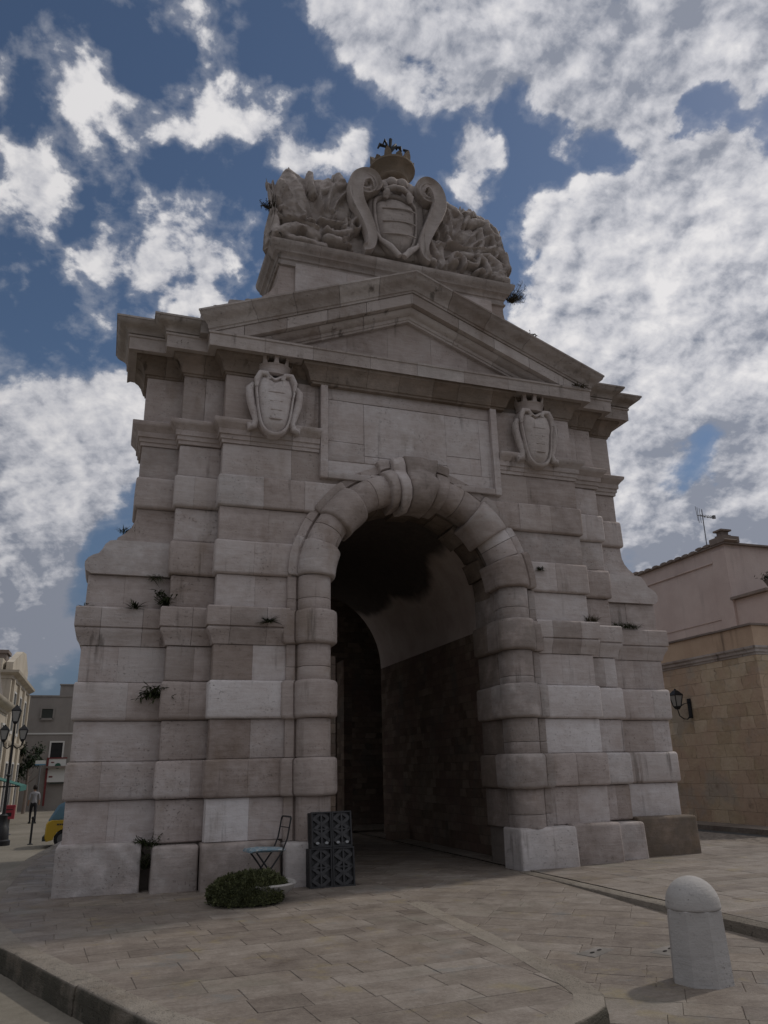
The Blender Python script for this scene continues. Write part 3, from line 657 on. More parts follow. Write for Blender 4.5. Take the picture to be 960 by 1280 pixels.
def paving(name,light=0):
    m=NT(name); t=m.attr(); mot=m.noise(3.5,6,.7); fine=m.noise(30,5,.7)
    v=m.math('ADD',t[0],m.math('MULTIPLY',m.math('SUBTRACT',mot,.5),1.1)); v=m.math('ADD',v,m.math('MULTIPLY',m.math('SUBTRACT',fine,.5),.8)); v=m.math('ADD',v,m.math('MULTIPLY',m.math('SUBTRACT',m.noise(9,6,.7,m.mapping((.5,1.6,1))),.5),.6))
    v=m.math('ADD',v,m.math('MULTIPLY',m.math('SUBTRACT',m.noise(.5,4),.5),.7))
    col=m.ramp(v,[(.05,(.108,.086,.072)),(.5,(.198,.168,.142)),(.98,(.31,.275,.243))])
    g=m.math('MULTIPLY',m.range(m.noise(.8,5,.65),.52,.7),.45); col=m.mix(g,col,(.15,.145,.115))
    d=m.math('MULTIPLY',m.range(m.noise(14,4,.7),.60,.7),.35); col=m.mix(d,col,(.075,.062,.05))
    o=m.math('MULTIPLY',t[1],.25); col=m.mix(o,col,(.26,.195,.115))
    ly=m.math('MULTIPLY',m.range(m.noise(1.7,6,.7,m.mapping((1,1,1),(5,9,0))),.56,.68),.5); col=m.mix(ly,col,(.25,.205,.115))
    bl=m.math('MULTIPLY',m.range(m.noise(1.3,6,.7,m.mapping((1,1,1),(15,3,0))),.58,.68),.55); col=m.mix(bl,col,(.17,.17,.165))
    rg=m.range(m.noise(2,5),.3,.7,.5,.85)
    return m.out(col,rg,m.bump(m.math('ADD',m.math('MULTIPLY',mot,.7),m.math('MULTIPLY',fine,.35)),.014),.3)
PAVE=paving('limestone paving')
m=NT('joint dirt'); DIRT=m.out(m.ramp(m.noise(9,5),[(.40,(.10,.084,.068)),(.56,(.215,.182,.152))]),.95)
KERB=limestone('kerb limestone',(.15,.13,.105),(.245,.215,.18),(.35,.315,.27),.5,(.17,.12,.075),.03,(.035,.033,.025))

def clip_poly(P,Q):
    """clip convex P by convex counter-clockwise Q"""
    for i in range(len(Q)):
        a=Q[i]; b=Q[(i+1)%len(Q)]; ins=lambda p:(b[0]-a[0])*(p[1]-a[1])-(b[1]-a[1])*(p[0]-a[0])
        R=[]
        for k in range(len(P)):
            p,q=P[k],P[(k+1)%len(P)]; dp,dq=ins(p),ins(q)
            if dp>=0: R.append(p)
            if dp*dq<0: t=dp/(dp-dq); R.append((p[0]+(q[0]-p[0])*t,p[1]+(q[1]-p[1])*t))
        P=R
        if len(P)<3: return []
    return P
def lay(mb,region,ang,row,lmin,lmax,zf,seed,tone=.5,jit=.0018):
    r=random.Random(seed); ca,sa=math.cos(ang),math.sin(ang)
    cx=sum(p[0] for p in region)/len(region); cy=sum(p[1] for p in region)/len(region)
    R=max(math.hypot(p[0]-cx,p[1]-cy) for p in region)+1
    v=-R
    while v<R:
        h=row*r.uniform(.8,1.25); u=-R-r.uniform(0,1); tr=r.uniform(-.06,.06)
        while u<R:
            L=r.uniform(lmin,lmax); g=.003
            q=[(u+g,v+g),(u+L-g,v+g),(u+L-g,v+h-g),(u+g,v+h-g)]
            q=[(a+r.uniform(-.004,.004),b+r.uniform(-.004,.004)) for a,b in q]
            P=clip_poly([(cx+a*ca-b*sa,cy+a*sa+b*ca) for a,b in q],region)
            if len(P)>=3:
                mx=sum(p[0] for p in P)/len(P); my=sum(p[1] for p in P)/len(P); n=len(P)
                dz=r.uniform(-jit,jit); ax,ay=r.uniform(-.002,.002),r.uniform(-.002,.002)
                Z=lambda p:zf(p[0],p[1])+dz+ax*(p[0]-mx)+ay*(p[1]-my)
                inn=[(p[0]+(mx-p[0])*.012,p[1]+(my-p[1])*.012) for p in P]
                vs=[(p[0],p[1],Z(p)) for p in inn]+[(p[0],p[1],Z(p)-.003) for p in P]+[(p[0],p[1],Z(p)-.04) for p in P]
                f=[tuple(range(n))]
                for k in range(2): f+=[(k*n+i,k*n+(i+1)%n,(k+1)*n+(i+1)%n,(k+1)*n+i) for i in range(n)]
                mb.add(vs,f,(tone+r.uniform(-.13,.13)+tr,max(0,r.uniform(-1.5,.45)),0))
            u+=L
        v+=h
# raised pavement before the gate: left edge curves away to the street
EDGE=[(2.9,4.05),(2.2,4.35),(1.5,4.85),(.95,5.5),(.47,6.31),(.10,7.2),(-.31,8.4),(-.82,9.55),(-1.18,11.0),(-1.36,12.6),(-1.42,14.2),(-1.40,16.5),(-1.28,19),(-1.0,22),(-.6,26)]
RIGHT=[(4.02,12.6),(3.95,10.2),(3.86,8.2),(3.74,6.7),(3.66,5.9),(3.60,5.62),(3.46,5.42),(3.28,5.32)]
# front edge of the pavement runs from the rounded corner to the lower left
FRONT=[(3.28,5.32),(2.95,5.22),(2.55,4.98),(2.2,4.62)]
region=[(4.02,12.7),(4.02,26),(-.6,26)]+EDGE[:1:-1][1:]+[(1.9,4.55),(2.55,4.85),(2.95,5.12),(3.28,5.26),(3.46,5.38),(3.60,5.6),(3.66,5.9),(3.80,7.0),(3.95,10)]
def ccw(P):
    return P if sum(P[i][0]*P[(i+1)%len(P)][1]-P[(i+1)%len(P)][0]*P[i][1] for i in range(len(P)))>0 else P[::-1]
def hull(P):
    P=sorted(set(P)); 
    def half(Q):
        H=[]
        for p in Q:
            while len(H)>1 and (H[-1][0]-H[-2][0])*(p[1]-H[-2][1])-(H[-1][1]-H[-2][1])*(p[0]-H[-2][0])<=0: H.pop()
            H.append(p)
        return H
    a=half(P); b=half(P[::-1]); return a[:-1]+b[:-1]
reg=hull(region)
pv=MB(); lay(pv,[p for p in reg],math.radians(4),.33,.34,.85,lambda x,y:0,3,.5)
structure(pv.build('pavement',PAVE,smooth=False))
bs=MB(); bs.add([(x,y,-.005) for x,y in reg]+[(x,y,-.4) for x,y in reg],[tuple(range(len(reg)))]+[(i,(i+1)%len(reg),len(reg)+(i+1)%len(reg),len(reg)+i) for i in range(len(reg))])
structure(bs.build('pavement_bed',DIRT,smooth=False))
# kerb stones round the pavement
kb=MB()
cx_,cy_=1.8,10
kprof=[(-.20,.002),(.0,.003),(.018,-.006),(.026,-.022),(.03,-.06),(.028,-.13),(.035,-.35),(-.20,-.35)]
ring=[p for p in reg if p[1]<25.9 and not (p[0]>3.97 and p[1]>12)]
i0=max(range(len(ring)),key=lambda i:ring[i][1]); ring=ring[i0:]+ring[:i0]
# walk counter-clockwise: outward is to the right
def dens(P,step):
    o=[]
    for a,b in zip(P,P[1:]):
        n=max(1,int(math.dist(a,b)/step)); o+=[(a[0]+(b[0]-a[0])*k/n,a[1]+(b[1]-a[1])*k/n) for k in range(n)]
    return o+[P[-1]]
kd=dens(ring,.32); k=0
while k<len(kd)-1:
    n=rnd.choice((2,3,3,4)); seg=kd[k:k+n+1]
    if len(seg)<2: break
    a=Vector(seg[0]); b=Vector(seg[1]); seg[0]=tuple(a+(b-a).normalized()*.004)
    t0=len(kb.v); o=rnd.uniform(-.012,.012)
    sweep(kb,[(q+o*(q>0),z) for q,z in kprof],seg,lambda:tint(.52,g=.12,sp=.12))
    for q in range(t0,len(kb.v)):
        x,y,z=kb.v[q]
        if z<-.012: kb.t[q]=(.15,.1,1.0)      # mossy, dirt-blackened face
        d=.018*mnoise.noise_vector(Vector((x*6,y*6,z*6))); kb.v[q]=(x+d.x,y+d.y,z+d.z*.4*(z<-.02))
    k+=n
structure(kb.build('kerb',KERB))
# carriageway that runs out of the arch, and the paving in front at the right
W1=ccw([(2.9,2.0),(6.48,2.0),(6.48,25.0),(2.9,25.0)])
pw2=MB(); lay(pw2,W1,math.radians(-38),.36,.4,.95,way_z,5,.5)
W2=ccw([(6.485,2.0),(14,2.0),(14,6.0),(6.485,6.92)]); lay(pw2,W2,math.radians(-38),.36,.4,.95,way_z,6,.5)
structure(pw2.build('carriageway',PAVE,smooth=False))
bd=MB()
ys=list(np.linspace(2,25,40)); 
bd.add([(x,y,way_z(x,y)-.007) for y in ys for x in (2.4,14.0)],[(2*i,2*i+1,2*i+3,2*i+2) for i in range(len(ys)-1)])
structure(bd.build('carriageway_bed',DIRT,smooth=False))
R1=ccw([(6.66,7.05),(14,6.1),(14.2,10),(13.0,13.2),(12.7,16),(12.7,22),(6.66,22)])
pr=MB(); lay(pr,R1,math.radians(3),.36,.4,.95,lambda x,y:.0,9,.55)
structure(pr.build('side_pavement',PAVE,smooth=False))
bb=MB(); bb.add([(x,y,-.005) for x,y in R1]+[(x,y,-.3) for x,y in R1],[tuple(range(len(R1)))]+[(i,(i+1)%len(R1),len(R1)+(i+1)%len(R1),len(R1)+i) for i in range(len(R1))])
structure(bb.build('side_pavement_bed',DIRT,smooth=False))
sk=MB(); path=dens([(13.2,13.2),(14.2,10),(14,6.05),(10.5,6.52),(6.60,7.03),(6.56,9),(6.56,11.98)][::-1],.45); k=0
while k<len(path)-1:
    n=rnd.choice((2,2,3)); seg=path[k:k+n+1]
    if len(seg)<2: break
    sweep(sk,[(-.03,.004),(.12,.004),(.145,-.008),(.15,-.03),(.15,-.3),(-.03,-.3)],[seg[0]]+seg[1:],lambda:tint(.45,g=.2))
    k+=n
structure(sk.build('side_kerb',KERB))
sr=MB(); sr.add([(12.6,5,-.1),(15.1,5,-.1),(15.1,40,-.1),(12.6,40,-.1)],[(0,1,2,3)]); structure(sr.build('side_road',ASPH,smooth=False))
sw=MB(); sw.box(15.1,20.5,9,40,-.4,.02); structure(sw.build('wall_pavement',PAVE,smooth=False))

HOLE=NT('dark hole').out((.02,.018,.016),.9)  # flat dark colour painted in for the shade inside the cover slots
# ------------------------------------------------------------------ BOLLARD
BST=limestone('bollard limestone',(.27,.25,.235),(.40,.385,.37),(.52,.505,.49),.3,(.24,.18,.12),.008)
bol=thing('bollard','thick pale stone octagonal bollard with domed top standing on the paving','bollard',(4.86,6.02,way_z(4.86,6.02)-.015),.2)
b=MB(); n=8
def oc(r,z,n=8,ph=PI/8): return [(r*math.cos(ph+2*PI*k/n),r*math.sin(ph+2*PI*k/n),z) for k in range(n)]
b.loft([oc(.250,0),oc(.248,.02),oc(.228,.558),oc(.222,.566)],(.55,.05,.05)); b.build('shaft',BST,bol,20)
b=MB(); b.lathe([(.215,.564),(.221,.567),(.225,.575),(.224,.59)]+[(.223*math.cos(a),.59+.225*math.sin(a)) for a in [PI/2*k/12 for k in range(1,12)]]+[(.004,.815)],40,(0,0,0),(.55,.05,.05)); b.build('dome_cap',BST,bol,60)

# two stone covers let into the carriageway near the bollard
for (x,y),rz,lab in (((4.64,7.24),.5,'pale stone cover with two dark slots left of the bollard'),((5.30,7.02),.55,'pale stone cover with two dark slots right behind the bollard')):
    z=way_z(x,y); cv=thing('drain_cover',lab,'drain cover',(x,y,z),rz)
    b=MB(); block(b,-.20,.20,-.005,.03,-.10,.10,.006,.006,.006,(-.15,0,.5),lambda a,b_,c:(a,c,-b_)); b.build('slab',BST,cv)
    for sx_ in (-.07,.07):
        b=MB(); b.lathe([(.001,.0065),(.035,.0065),(.035,.0085),(.001,.0085)],14,(sx_,0,0)); b.v=[(q[0],q[1]*.5,q[2]) for q in b.v]; b.build('slot',HOLE,cv)

# ------------------------------------------------------------------ PLANTS
def leafmat(name,a,b):
    m=NT(name); t=m.attr(); col=m.mix(t[0],a,b); m.out(col,.65,None,.25)
    return m.m
WEED=leafmat('weed leaves',(.018,.025,.010),(.05,.062,.022)); DRY=leafmat('dry weed',(.05,.04,.025),(.10,.085,.045)); SHR=leafmat('shrub leaves',(.035,.040,.016),(.105,.115,.048)); TREE=leafmat('tree leaves',(.012,.025,.012),(.035,.055,.025))
def blade(mb,p,d,L,w,curl,t,r):
    p=Vector(p); d=Vector(d).normalized(); side=d.cross(Vector((0,0,1))); side=side.normalized() if side.length>.1 else Vector((1,0,0)); side=(side+Vector((r.uniform(-.4,.4),r.uniform(-.4,.4),r.uniform(-.4,.4)))).normalized()
    vs=[];n=4
    for k in range(n+1):
        f=k/n; q=p+d*L*f+Vector((0,0,-curl*L*f*f)); ww=w*(.35+1.3*f*(1-f)*2)*(1-f*.7)
        vs+=[q-side*ww,q+side*ww]
    mb.add(vs,[(2*k,2*k+1,2*k+3,2*k+2) for k in range(n)],t)
def tuft(label,loc,n,L,mat=WEED,w=.012,up=.6,out=(0,-1,0),curl=.35,flat=1.0,seed=0,cat='weed',leafy=False,spread=.05,name='weed_tuft'):
    r=random.Random(seed+hash(label)%1000 if False else seed); mb=MB()
    for k in range(n):
        a=r.uniform(0,2*PI); d=Vector((math.cos(a)*flat,math.sin(a)*.7,up+r.uniform(-.5,.6)))+Vector(out)*.5
        b0=Vector((r.uniform(-spread,spread),r.uniform(-.02,.02),r.uniform(-.02,.02))); ln=L*r.uniform(.45,1.1)
        if leafy:
            dd=d.normalized(); mb.tube([b0,b0+dd*ln],.004,4,(r.random()*.4,0,0))
            for q in range(7):
                pp=b0+dd*ln*(.3+.7*q/6); blade(mb,pp,(r.uniform(-1,1),r.uniform(-1,.6),r.uniform(-.6,.8)),L*.28,w*1.5,.2,(r.random(),0,0),r)
        else: blade(mb,b0,d,ln,w,curl,(r.random(),0,0),r)
    o=mb.build(name,mat,None,80,loc=loc); tag(o,label,cat,'weeds growing on the gate'); return o
G=lambda x,y,z:(GX+x,GY+y,z)
tuft('spiky weed on the left scroll shoulder of the gate',G(-4.93,.66,5.44),70,.26,WEED,.008,1.0,seed=1,spread=.12)
tuft('flat dark weed below the left scroll band, above the fern',G(-4.42,.50,4.69),50,.20,WEED,.010,.1,curl=.5,seed=2,spread=.1)
tuft('star shaped green fern on the left wing ledge',G(-4.72,.42,4.14),46,.30,WEED,.014,.5,seed=3)
tuft('small weed at the outer left end of the ledge',G(-5.45,.60,4.16),40,.16,WEED,.012,.8,seed=4)
tuft('dark leafy weed hanging down the corner beside the flanking pier above the left ledge',G(-4.24,.42,4.20),34,.30,WEED,.013,.9,leafy=True,seed=5,spread=.04)
tuft('bushy weed sprouting from the left wall corner below the ledge',G(-4.27,.42,2.78),36,.32,WEED,.014,.1,(-.8,-.6,0),leafy=True,seed=6)
tuft('weed in the joint above the left plinth',G(-4.27,.30,.62),26,.22,WEED,.010,.2,(-.6,-.6,0),leafy=True,seed=7)
tuft('straggly weed growing in the gap between the left plinth stones',G(-4.28,.36,.30),26,.24,WEED,.010,1.2,leafy=True,seed=8,spread=.04)
tuft('green fern on the ledge of the left front pier',G(-2.66,-.15,3.90),60,.24,WEED,.013,.4,seed=9)
tuft('small black weed on the band right of the arch spring',G(2.47,-.10,5.10),40,.13,WEED,.014,.3,seed=10,spread=.06)
tuft('pale weed on the right front ledge beside the grass tuft',G(3.55,.0,4.16),120,.26,DRY,.006,1.1,seed=11,spread=.12)
tuft('long low grass tuft along the right wing ledge',G(4.55,.40,4.15),260,.24,WEED,.007,.9,seed=12,spread=.34,name='grass_tuft',cat='grass')
tuft('dry twiggy bush at the right end of the attic cornice',G(2.74,.60,11.45),60,.42,DRY,.005,.9,(.7,-.3,0),leafy=True,seed=13,spread=.08)
tuft('tiny weed on the right slope of the pediment',G(2.55,-.35,9.86),24,.22,DRY,.010,1.2,leafy=True,seed=14)
tuft('weed on the soffit of the left cornice corner',G(-4.30,.02,8.78),40,.18,WEED,.012,.2,seed=15,spread=.08)
tuft('dark moss clump under the right end of the raking cornice',G(3.6,-.40,8.98),50,.13,DRY,.014,.3,seed=16,spread=.14)
tuft('thin weed on the left end of the attic ledge',G(-2.72,.50,12.5),24,.22,DRY,.008,.7,(-.8,0,0),leafy=True,seed=17)

# planter bowl and its shrub
pz=(6.95-5.0,0,0)
plant=thing('planter','low round stone planter bowl beside the left pier','planter',(1.99,11.05,0))
b=MB(); b.lathe([(.02,.0),(.20,.0),(.22,.03),(.28,.08),(.38,.14),(.43,.20),(.45,.235),(.435,.255),(.40,.245),(.37,.21),(.02,.19)],36,(.13,.04,-.03),(.55,.05,.2)); b.build('bowl',BST,plant)
b=MB(); b.lathe([(.02,.215),(.37,.215)],20,(.13,.04,-.03)); b.build('soil',DIRT,plant)
r=random.Random(5); sb=MB()
def shrub_surf(a,t):
    # t 0 rim .. 1 top
    rx=.74*(1+.04*math.sin(3*a+1)); ry=.62
    q=(a+PI)%(2*PI)-PI; rx*=1-.10*math.exp(-((q+.1)/.35)**2)
    k=math.cos(t*PI/2)**.5; z=.03+(.50+.05*math.sin(2*a))*math.sin(t*PI/2)**.75
    lift=.24*math.exp(-((q+.12)/.30)**2)*(1-t)**1.5
    return Vector((rx*k*math.cos(a)*.68-.07,ry*k*math.sin(a)*.68-.06,(z+lift)*.60))
core_=MB()
core_.loft([[shrub_surf(2*PI*k/24,t)*Vector((.9,.9,.9)).x for k in range(24)] for t in (0,.25,.5,.7,.85,.97)],(.15,0,0))
shb=core_.build('shrub',SHR,None,loc=(1.99,11.05,0)); tag(shb,'dense low green shrub spilling over the round stone planter','shrub')
lf=MB()
for k in range(11000):
    a=r.uniform(0,2*PI); t=r.random()**1.25; p=shrub_surf(a,t); nrm=Vector((math.cos(a)*math.cos(t*1.4),math.sin(a)*math.cos(t*1.4),math.sin(t*1.4)+.1)).normalized()
    bmp=.045*mnoise.noise(p*6)+.025*mnoise.noise(p*14)
    p=p+nrm*(bmp+r.uniform(-.03,.022)); p=p+Vector((0,0,0)); d=(nrm+Vector((r.uniform(-1,1),r.uniform(-1,1),r.uniform(-.8,1)))*.9).normalized(); q=d.cross(Vector((r.uniform(-1,1),r.uniform(-1,1),r.uniform(-1,1)))).normalized(); L=r.uniform(.014,.036)
    lf.add([p-q*L*.4,p+d*L*.6-q*L*.25,p+d*L*1.3,p+d*L*.6+q*L*.25+q*L*.1],[(0,1,2,3)],(min(1,max(0,.45+8*bmp+r.uniform(-.4,.4))),0,0))
lf.build('leaves',SHR,shb,80)

# ------------------------------------------------------------------ FOLDING CHAIR
BLK=NT('black painted steel').out((.012,.012,.014),.45,None,.4)
m=NT('pale blue seat cloth'); v=m.noise(14,3); CLOTH=m.out(m.ramp(v,[(.40,(.30,.33,.35)),(.50,(.12,.22,.28)),(.58,(.33,.36,.37))]),.9)
ch=thing('folding_chair','black folding chair with pale blue cloth seat behind the planter','chair',(2.28,11.72,0),math.radians(8))
# chair faces -x; crossed legs in two side frames
for y in (-.19,.19):
    b=MB(); b.tube([(.30,y,.93 if False else .96),(.25,y,.70),(.17,y,.52),(-.02,y,.28),(-.22,y*1.08,.012)],.012,8); b.build('back_leg',BLK,ch)
    b=MB(); b.tube([(-.20,y*.86,.555),(-.06,y*.86,.38),(.06,y*.86,.22),(.22,y*.9,.012)],.012,8); b.build('front_leg',BLK,ch)
b=MB(); b.tube([(.30,-.19,.95),(.305,-.175,.972),(.305,-.15,.98),(.305,.15,.98),(.305,.175,.972),(.30,.19,.95)],.013,8); b.tube([(.275,-.19,.84),(.275,.19,.84)],.007,6); b.build('back_rail',BLK,ch)
for x,y in ((.21,.172),(-.21,.202)):
    b=MB(); b.tube([(x,-y,.03),(x,y,.03)],.009,6); b.build('stretcher',BLK,ch)
b=MB()
rings=[]
for x,z,h in ((-.27,.555,.02),(-.25,.575,.04),(-.12,.585,.045),(.05,.575,.04),(.20,.565,.035),(.23,.56,.01)):
    rings.append([(x,-.19,z),(x,-.20,z-h*.4),(x,-.18,z-h),(x,.18,z-h),(x,.20,z-h*.4),(x,.19,z),(x,.08,z+.012),(x,-.08,z+.012)])
b.loft(rings); b.build('seat',CLOTH,ch,60)

# ------------------------------------------------------------------ CRATES
m=NT('black plastic'); PLAS=m.out(m.ramp(m.noise(20,4),[(.3,(.010,.010,.011)),(.75,(.028,.028,.03))]),.42,None,.45)
m=NT('dark grey plastic'); PLAS2=m.out(m.ramp(m.noise(16,4),[(.3,(.022,.022,.024)),(.75,(.06,.06,.063))]),.5,None,.45)  # slats a step paler than the crate frame
PALE=NT('pale paper tag').out((.30,.31,.32),.6)
def crate(label,loc,w,h,d,tilt,rz,tags):
    t=thing('plastic_crate',label,'crate',loc,rz,'black plastic crates leaning at the arch'); t.rotation_euler=(-tilt,0,rz)
    f=MB(); e=.022
    # frame: four side walls with slots, open towards the wall; the ribbed bottom faces the square
    for x0,x1,z0,z1 in ((-w/2,-w/2+e,0,h),(w/2-e,w/2,0,h),(-w/2+e+.001,w/2-e-.001,0,e),(-w/2+e+.001,w/2-e-.001,h-e,h)):
        f.box(x0,x1,0,.035,z0,z1)
    for sx in (-1,1):
        x0,x1=sorted((sx*(w/2-.001),sx*(w/2-.012)))
        for k in range(5): f.box(x0,x1,.04+k*d/5,.04+k*d/5+d/9,.004,h-.004)
        for z in (0.006,h*.5,h-.03): f.box(min(x0,x1)+.002,max(x0,x1)-.002,.036,d,z,z+.024)
    for z in (0.002,h-.014):
        for k in range(4): f.box(-w/2+.01,w/2-.01,.045+k*d/4,.045+k*d/4+d/8,z,z+.012)
    f.box(-w/2,w/2,d-.03,d,0,.03); f.box(-w/2,w/2,d-.03,d,h-.03,h); f.box(-w/2,-w/2+.03,d-.03,d,.031,h-.031); f.box(w/2-.03,w/2,d-.03,d,.031,h-.031)
    f.build('frame',PLAS,t,smooth=False)
    g=MB(); iw,ih=w-2*e,h-2*e; rows=6; 
    for k in range(rows):                       # herring-bone slats
        for sx in (-1,1):
            zc=e+ih*(k+.5)/rows
            M=Matrix.Translation((sx*iw*.235,.016+.004*(k%2),zc))@Matrix.Rotation(sx*.62*(1 if k%2 else -1),4,'Y')
            g.box(-iw*.27,iw*.27,-.006,.006,-.022,.022,(.5,0,0),M)
    g.box(-.012,.012,.006,.03,e,h-e); g.box(-w/2+e,w/2-e,.010,.028,h*.5-.011,h*.5+.011)
    for k in range(5): g.box(-w/2+e+iw*k/4-.004,-w/2+e+iw*k/4+.004,.026,.034,e,h-e)
    g.build('slatted_base',PLAS2,t,smooth=False)
    bk=MB(); bk.box(-w/2+.024,w/2-.024,.05,.056,.024,h-.024); bk.build('liner',PLAS,t,smooth=False)
    for k in range(tags):
        q=MB(); q.lathe([(.001,0),(.022,0),(.022,.004),(.001,.004)],14)
        q.v=[(x*1.2+(-.07+.14*k),-.006-z,y*.8+.06) for x,y,z in q.v]; q.build('tag',PALE,t)
Y0=11.78
crate('lower left black plastic crate leaning against the arch jamb',(3.115,Y0,.0),.335,.53,.22,.10,.02,0)
crate('lower right black plastic crate leaning against the arch jamb',(3.458,Y0+.008,.0),.335,.53,.22,.10,.02,0)
crate('upper left black plastic crate with pale tags, resting on the lower crates',(3.14,Y0+.075,.53),.31,.49,.20,.12,.03,2)
crate('upper right black plastic crate with pale tags, resting on the lower crates',(3.455,Y0+.085,.53),.31,.49,.20,.12,.03,2)

# ------------------------------------------------------------------ BUILDINGS ON THE RIGHT
YEL=ashlar('yellow tuff ashlar',(.32,.24,.16),(.50,.40,.28),(.62,.52,.395),joint=(.28,.22,.16))
def render_mat(name,c0,c1,dirt=(.12,.1,.085),amt=.35):
    m=NT(name); col=m.mix(m.range(m.noise(.7,6,.65),.3,.7),c0,c1)
    st=m.range(m.noise(1,6,.6,m.mapping((3,3,.3))),.55,.75); col=m.mix(m.math('MULTIPLY',st,amt),col,dirt)
    return m.out(col,.93,m.bump(m.noise(20,5,.7),.008),.1)
PINK=render_mat('peeling ochre plaster',(.54,.41,.30),(.45,.33,.24),(.18,.135,.10),.8)
BEIGE=render_mat('beige render',(.47,.385,.355),(.54,.455,.42),(.25,.215,.20),.4)
GREYR=render_mat('grey render',(.23,.21,.195),(.27,.25,.23))
TILE=render_mat('roof edge tiles',(.17,.14,.125),(.25,.21,.185))
DARK=NT('dark opening').out((.02,.02,.022),.6)

wl=thing('boundary_wall','yellowish ashlar wall with stone cornice and peeling plaster parapet right of the gate','wall',(16,16.0,0))
b=MB(); b.box(0,9,0,16,-.6,4.25); b.build('wall_body',YEL,wl,smooth=False)
b=MB(); b.box(-.03,.55,-.03,.6,-.6,4.24); b.build('corner_pier',YEL,wl,smooth=False)
b=MB(); sweep(b,[(-.3,4.25),(.02,4.252),(.03,4.30),(.07,4.32),(.08,4.38),(.13,4.42),(.14,4.47),(-.3,4.50)],[(0,16),(0,0),(9,0)],lambda:tint(.6),1.0); b.build('cornice',CROWN_STONE,wl)
b=MB(); b.box(-.02,9,-.02,16,4.49,5.02); b.build('parapet',PINK,wl,smooth=False)
b=MB()
y=-.06
while y<16:
    L=rnd.uniform(.5,.9); b.box(-.07,.4,y,y+L-.01,5.02+rnd.uniform(0,.01),5.07+rnd.uniform(0,.015)); y+=L
b.box(.41,9,-.07,.4,5.02,5.075); b.build('coping',TILE,wl,smooth=False)

bh=thing('beige_house','tall plain beige house with tiled eaves behind the yellow wall','house',(20,20.6,0))
b=MB(); b.box(0,12,0,18,-.6,8.86); b.build('walls',BEIGE,bh,smooth=False)
b=MB(); b.box(-.04,0.6,-.04,.62,-.5,8.7); b.build('corner_strip',BEIGE,bh,smooth=False)
b=MB(); b.box(-.03,.05,0,18,6.28,6.33); b.box(-.06,.02,.6,18,8.30,8.36); b.build('string_band',BEIGE,bh,smooth=False)
b=MB(); y=-.1
while y<18:
    L=rnd.uniform(.35,.5); z=8.86+.0*y; b.lathe([(.13,-.5),(.13,.5)],8); k0=len(b.v)-16
    for q in range(k0,len(b.v)):
        X,Y,Z=b.v[q]; b.v[q]=(.12+Z*.55,y+X*1.4,8.90+Y*.42+(.05 if int(y*.9)%4==0 else 0))
    y+=L
b.box(-.12,12,-.15,18,8.84,8.90); b.build('eaves',TILE,bh)
b=MB(); b.box(-.15,.55,-.2,.5,8.90,9.12); b.box(-.05,.35,-.05,.3,9.12,9.2); b.box(0,.30,0,.25,9.2,9.34); b.box(-.08,.38,-.08,.33,9.34,9.40); b.build('chimney',TILE,bh,smooth=False)
b=MB(); b.box(-.12,12,-1.6,-.01,6.84,6.93); b.build('terrace_slab',TILE,bh,smooth=False)
b=MB(); b.box(.05,12,-1.55,-.01,-.6,6.83); b.build('terrace_wall',BEIGE,bh,smooth=False)

an=thing('tv_antenna','thin metal television antenna on the beige house roof','antenna',(20.1,21.5,8.9))
ALU=NT('antenna metal').out((.12,.12,.125),.4,None,.5)
b=MB(); b.tube([(0,0,0),(.03,0,1.55)],.018,6); b.build('mast',ALU,an)
b=MB(); b.tube([(-.25,-.05,1.28),(.55,.12,1.30)],.014,6)
for k in range(7):
    x=-.22+k*.12; L=.30-.02*k; b.tube([(x,.03*k-.05,1.29-L),(x,.03*k-.05,1.29+L)],.009,5) if k in(0,1) else b.tube([(x,-.12,1.29-.10),(x,.12,1.29+.10)],.012,5)
b.tube([(-.3,-.1,1.05),(-.34,-.1,1.6)],.009,5); b.box(.5,.60,-.03,.06,1.24,1.36); b.build('aerial',ALU,an)
ur=thing('terrace_pot','dark plant in a small urn on the terrace edge','plant pot',(20.55,19.4,6.93))
b=MB(); b.lathe([(.02,0),(.10,0),(.08,.06),(.07,.12),(.13,.22),(.17,.34),(.18,.36),(.02,.36)],14,(0,0,0)); b.build('urn',TILE,ur)
b=MB(); r=random.Random(3)
for k in range(260):
    p=Vector((r.gauss(0,.13),r.gauss(0,.11),.46+r.gauss(0,.08))); blade(b,p,(r.uniform(-1,1),r.uniform(-1,1),r.uniform(-.3,1)),.11,.025,.3,(r.random(),0,0),r)
b.build('foliage',TREE,ur,80)

GLS=NT('milky lamp glass').out((.30,.30,.29),.3,None,.5)
def lantern(parent,loc,h=.62,w=.30,hang=False):
    """four-sided tapered street lantern, its foot at loc"""
    x,y,z=loc
    f=MB()
    def sq(r,zz): return [(x+r*a,y+r*b_,z+zz) for a,b_ in ((-1,-1),(1,-1),(1,1),(-1,1))]
    f.loft([sq(.04,-.06),sq(w*.30,0),sq(w*.32,.03)]); f.loft([sq(w*.56,h*.66),sq(w*.60,h*.68),sq(w*.58,h*.72),sq(w*.28,h*.90),sq(w*.24,h*.94),sq(w*.10,h*.97)])
    for a,b_ in ((-1,-1),(1,-1),(1,1),(-1,1)): f.tube([(x+a*w*.31,y+b_*w*.31,z+.02),(x+a*w*.55,y+b_*w*.55,z+h*.67)],.014,5)
    f.tube([(x,y,z+h*.95),(x,y,z+h*1.0),(x,y,z+h*1.06)],[.02,.035,.006],6)
    o=f.build('lantern',IR,parent,30)
    g=MB(); g.loft([sq(w*.28,.031),sq(w*.52,h*.655)]); g.build('glass',GLS,o,smooth=False)
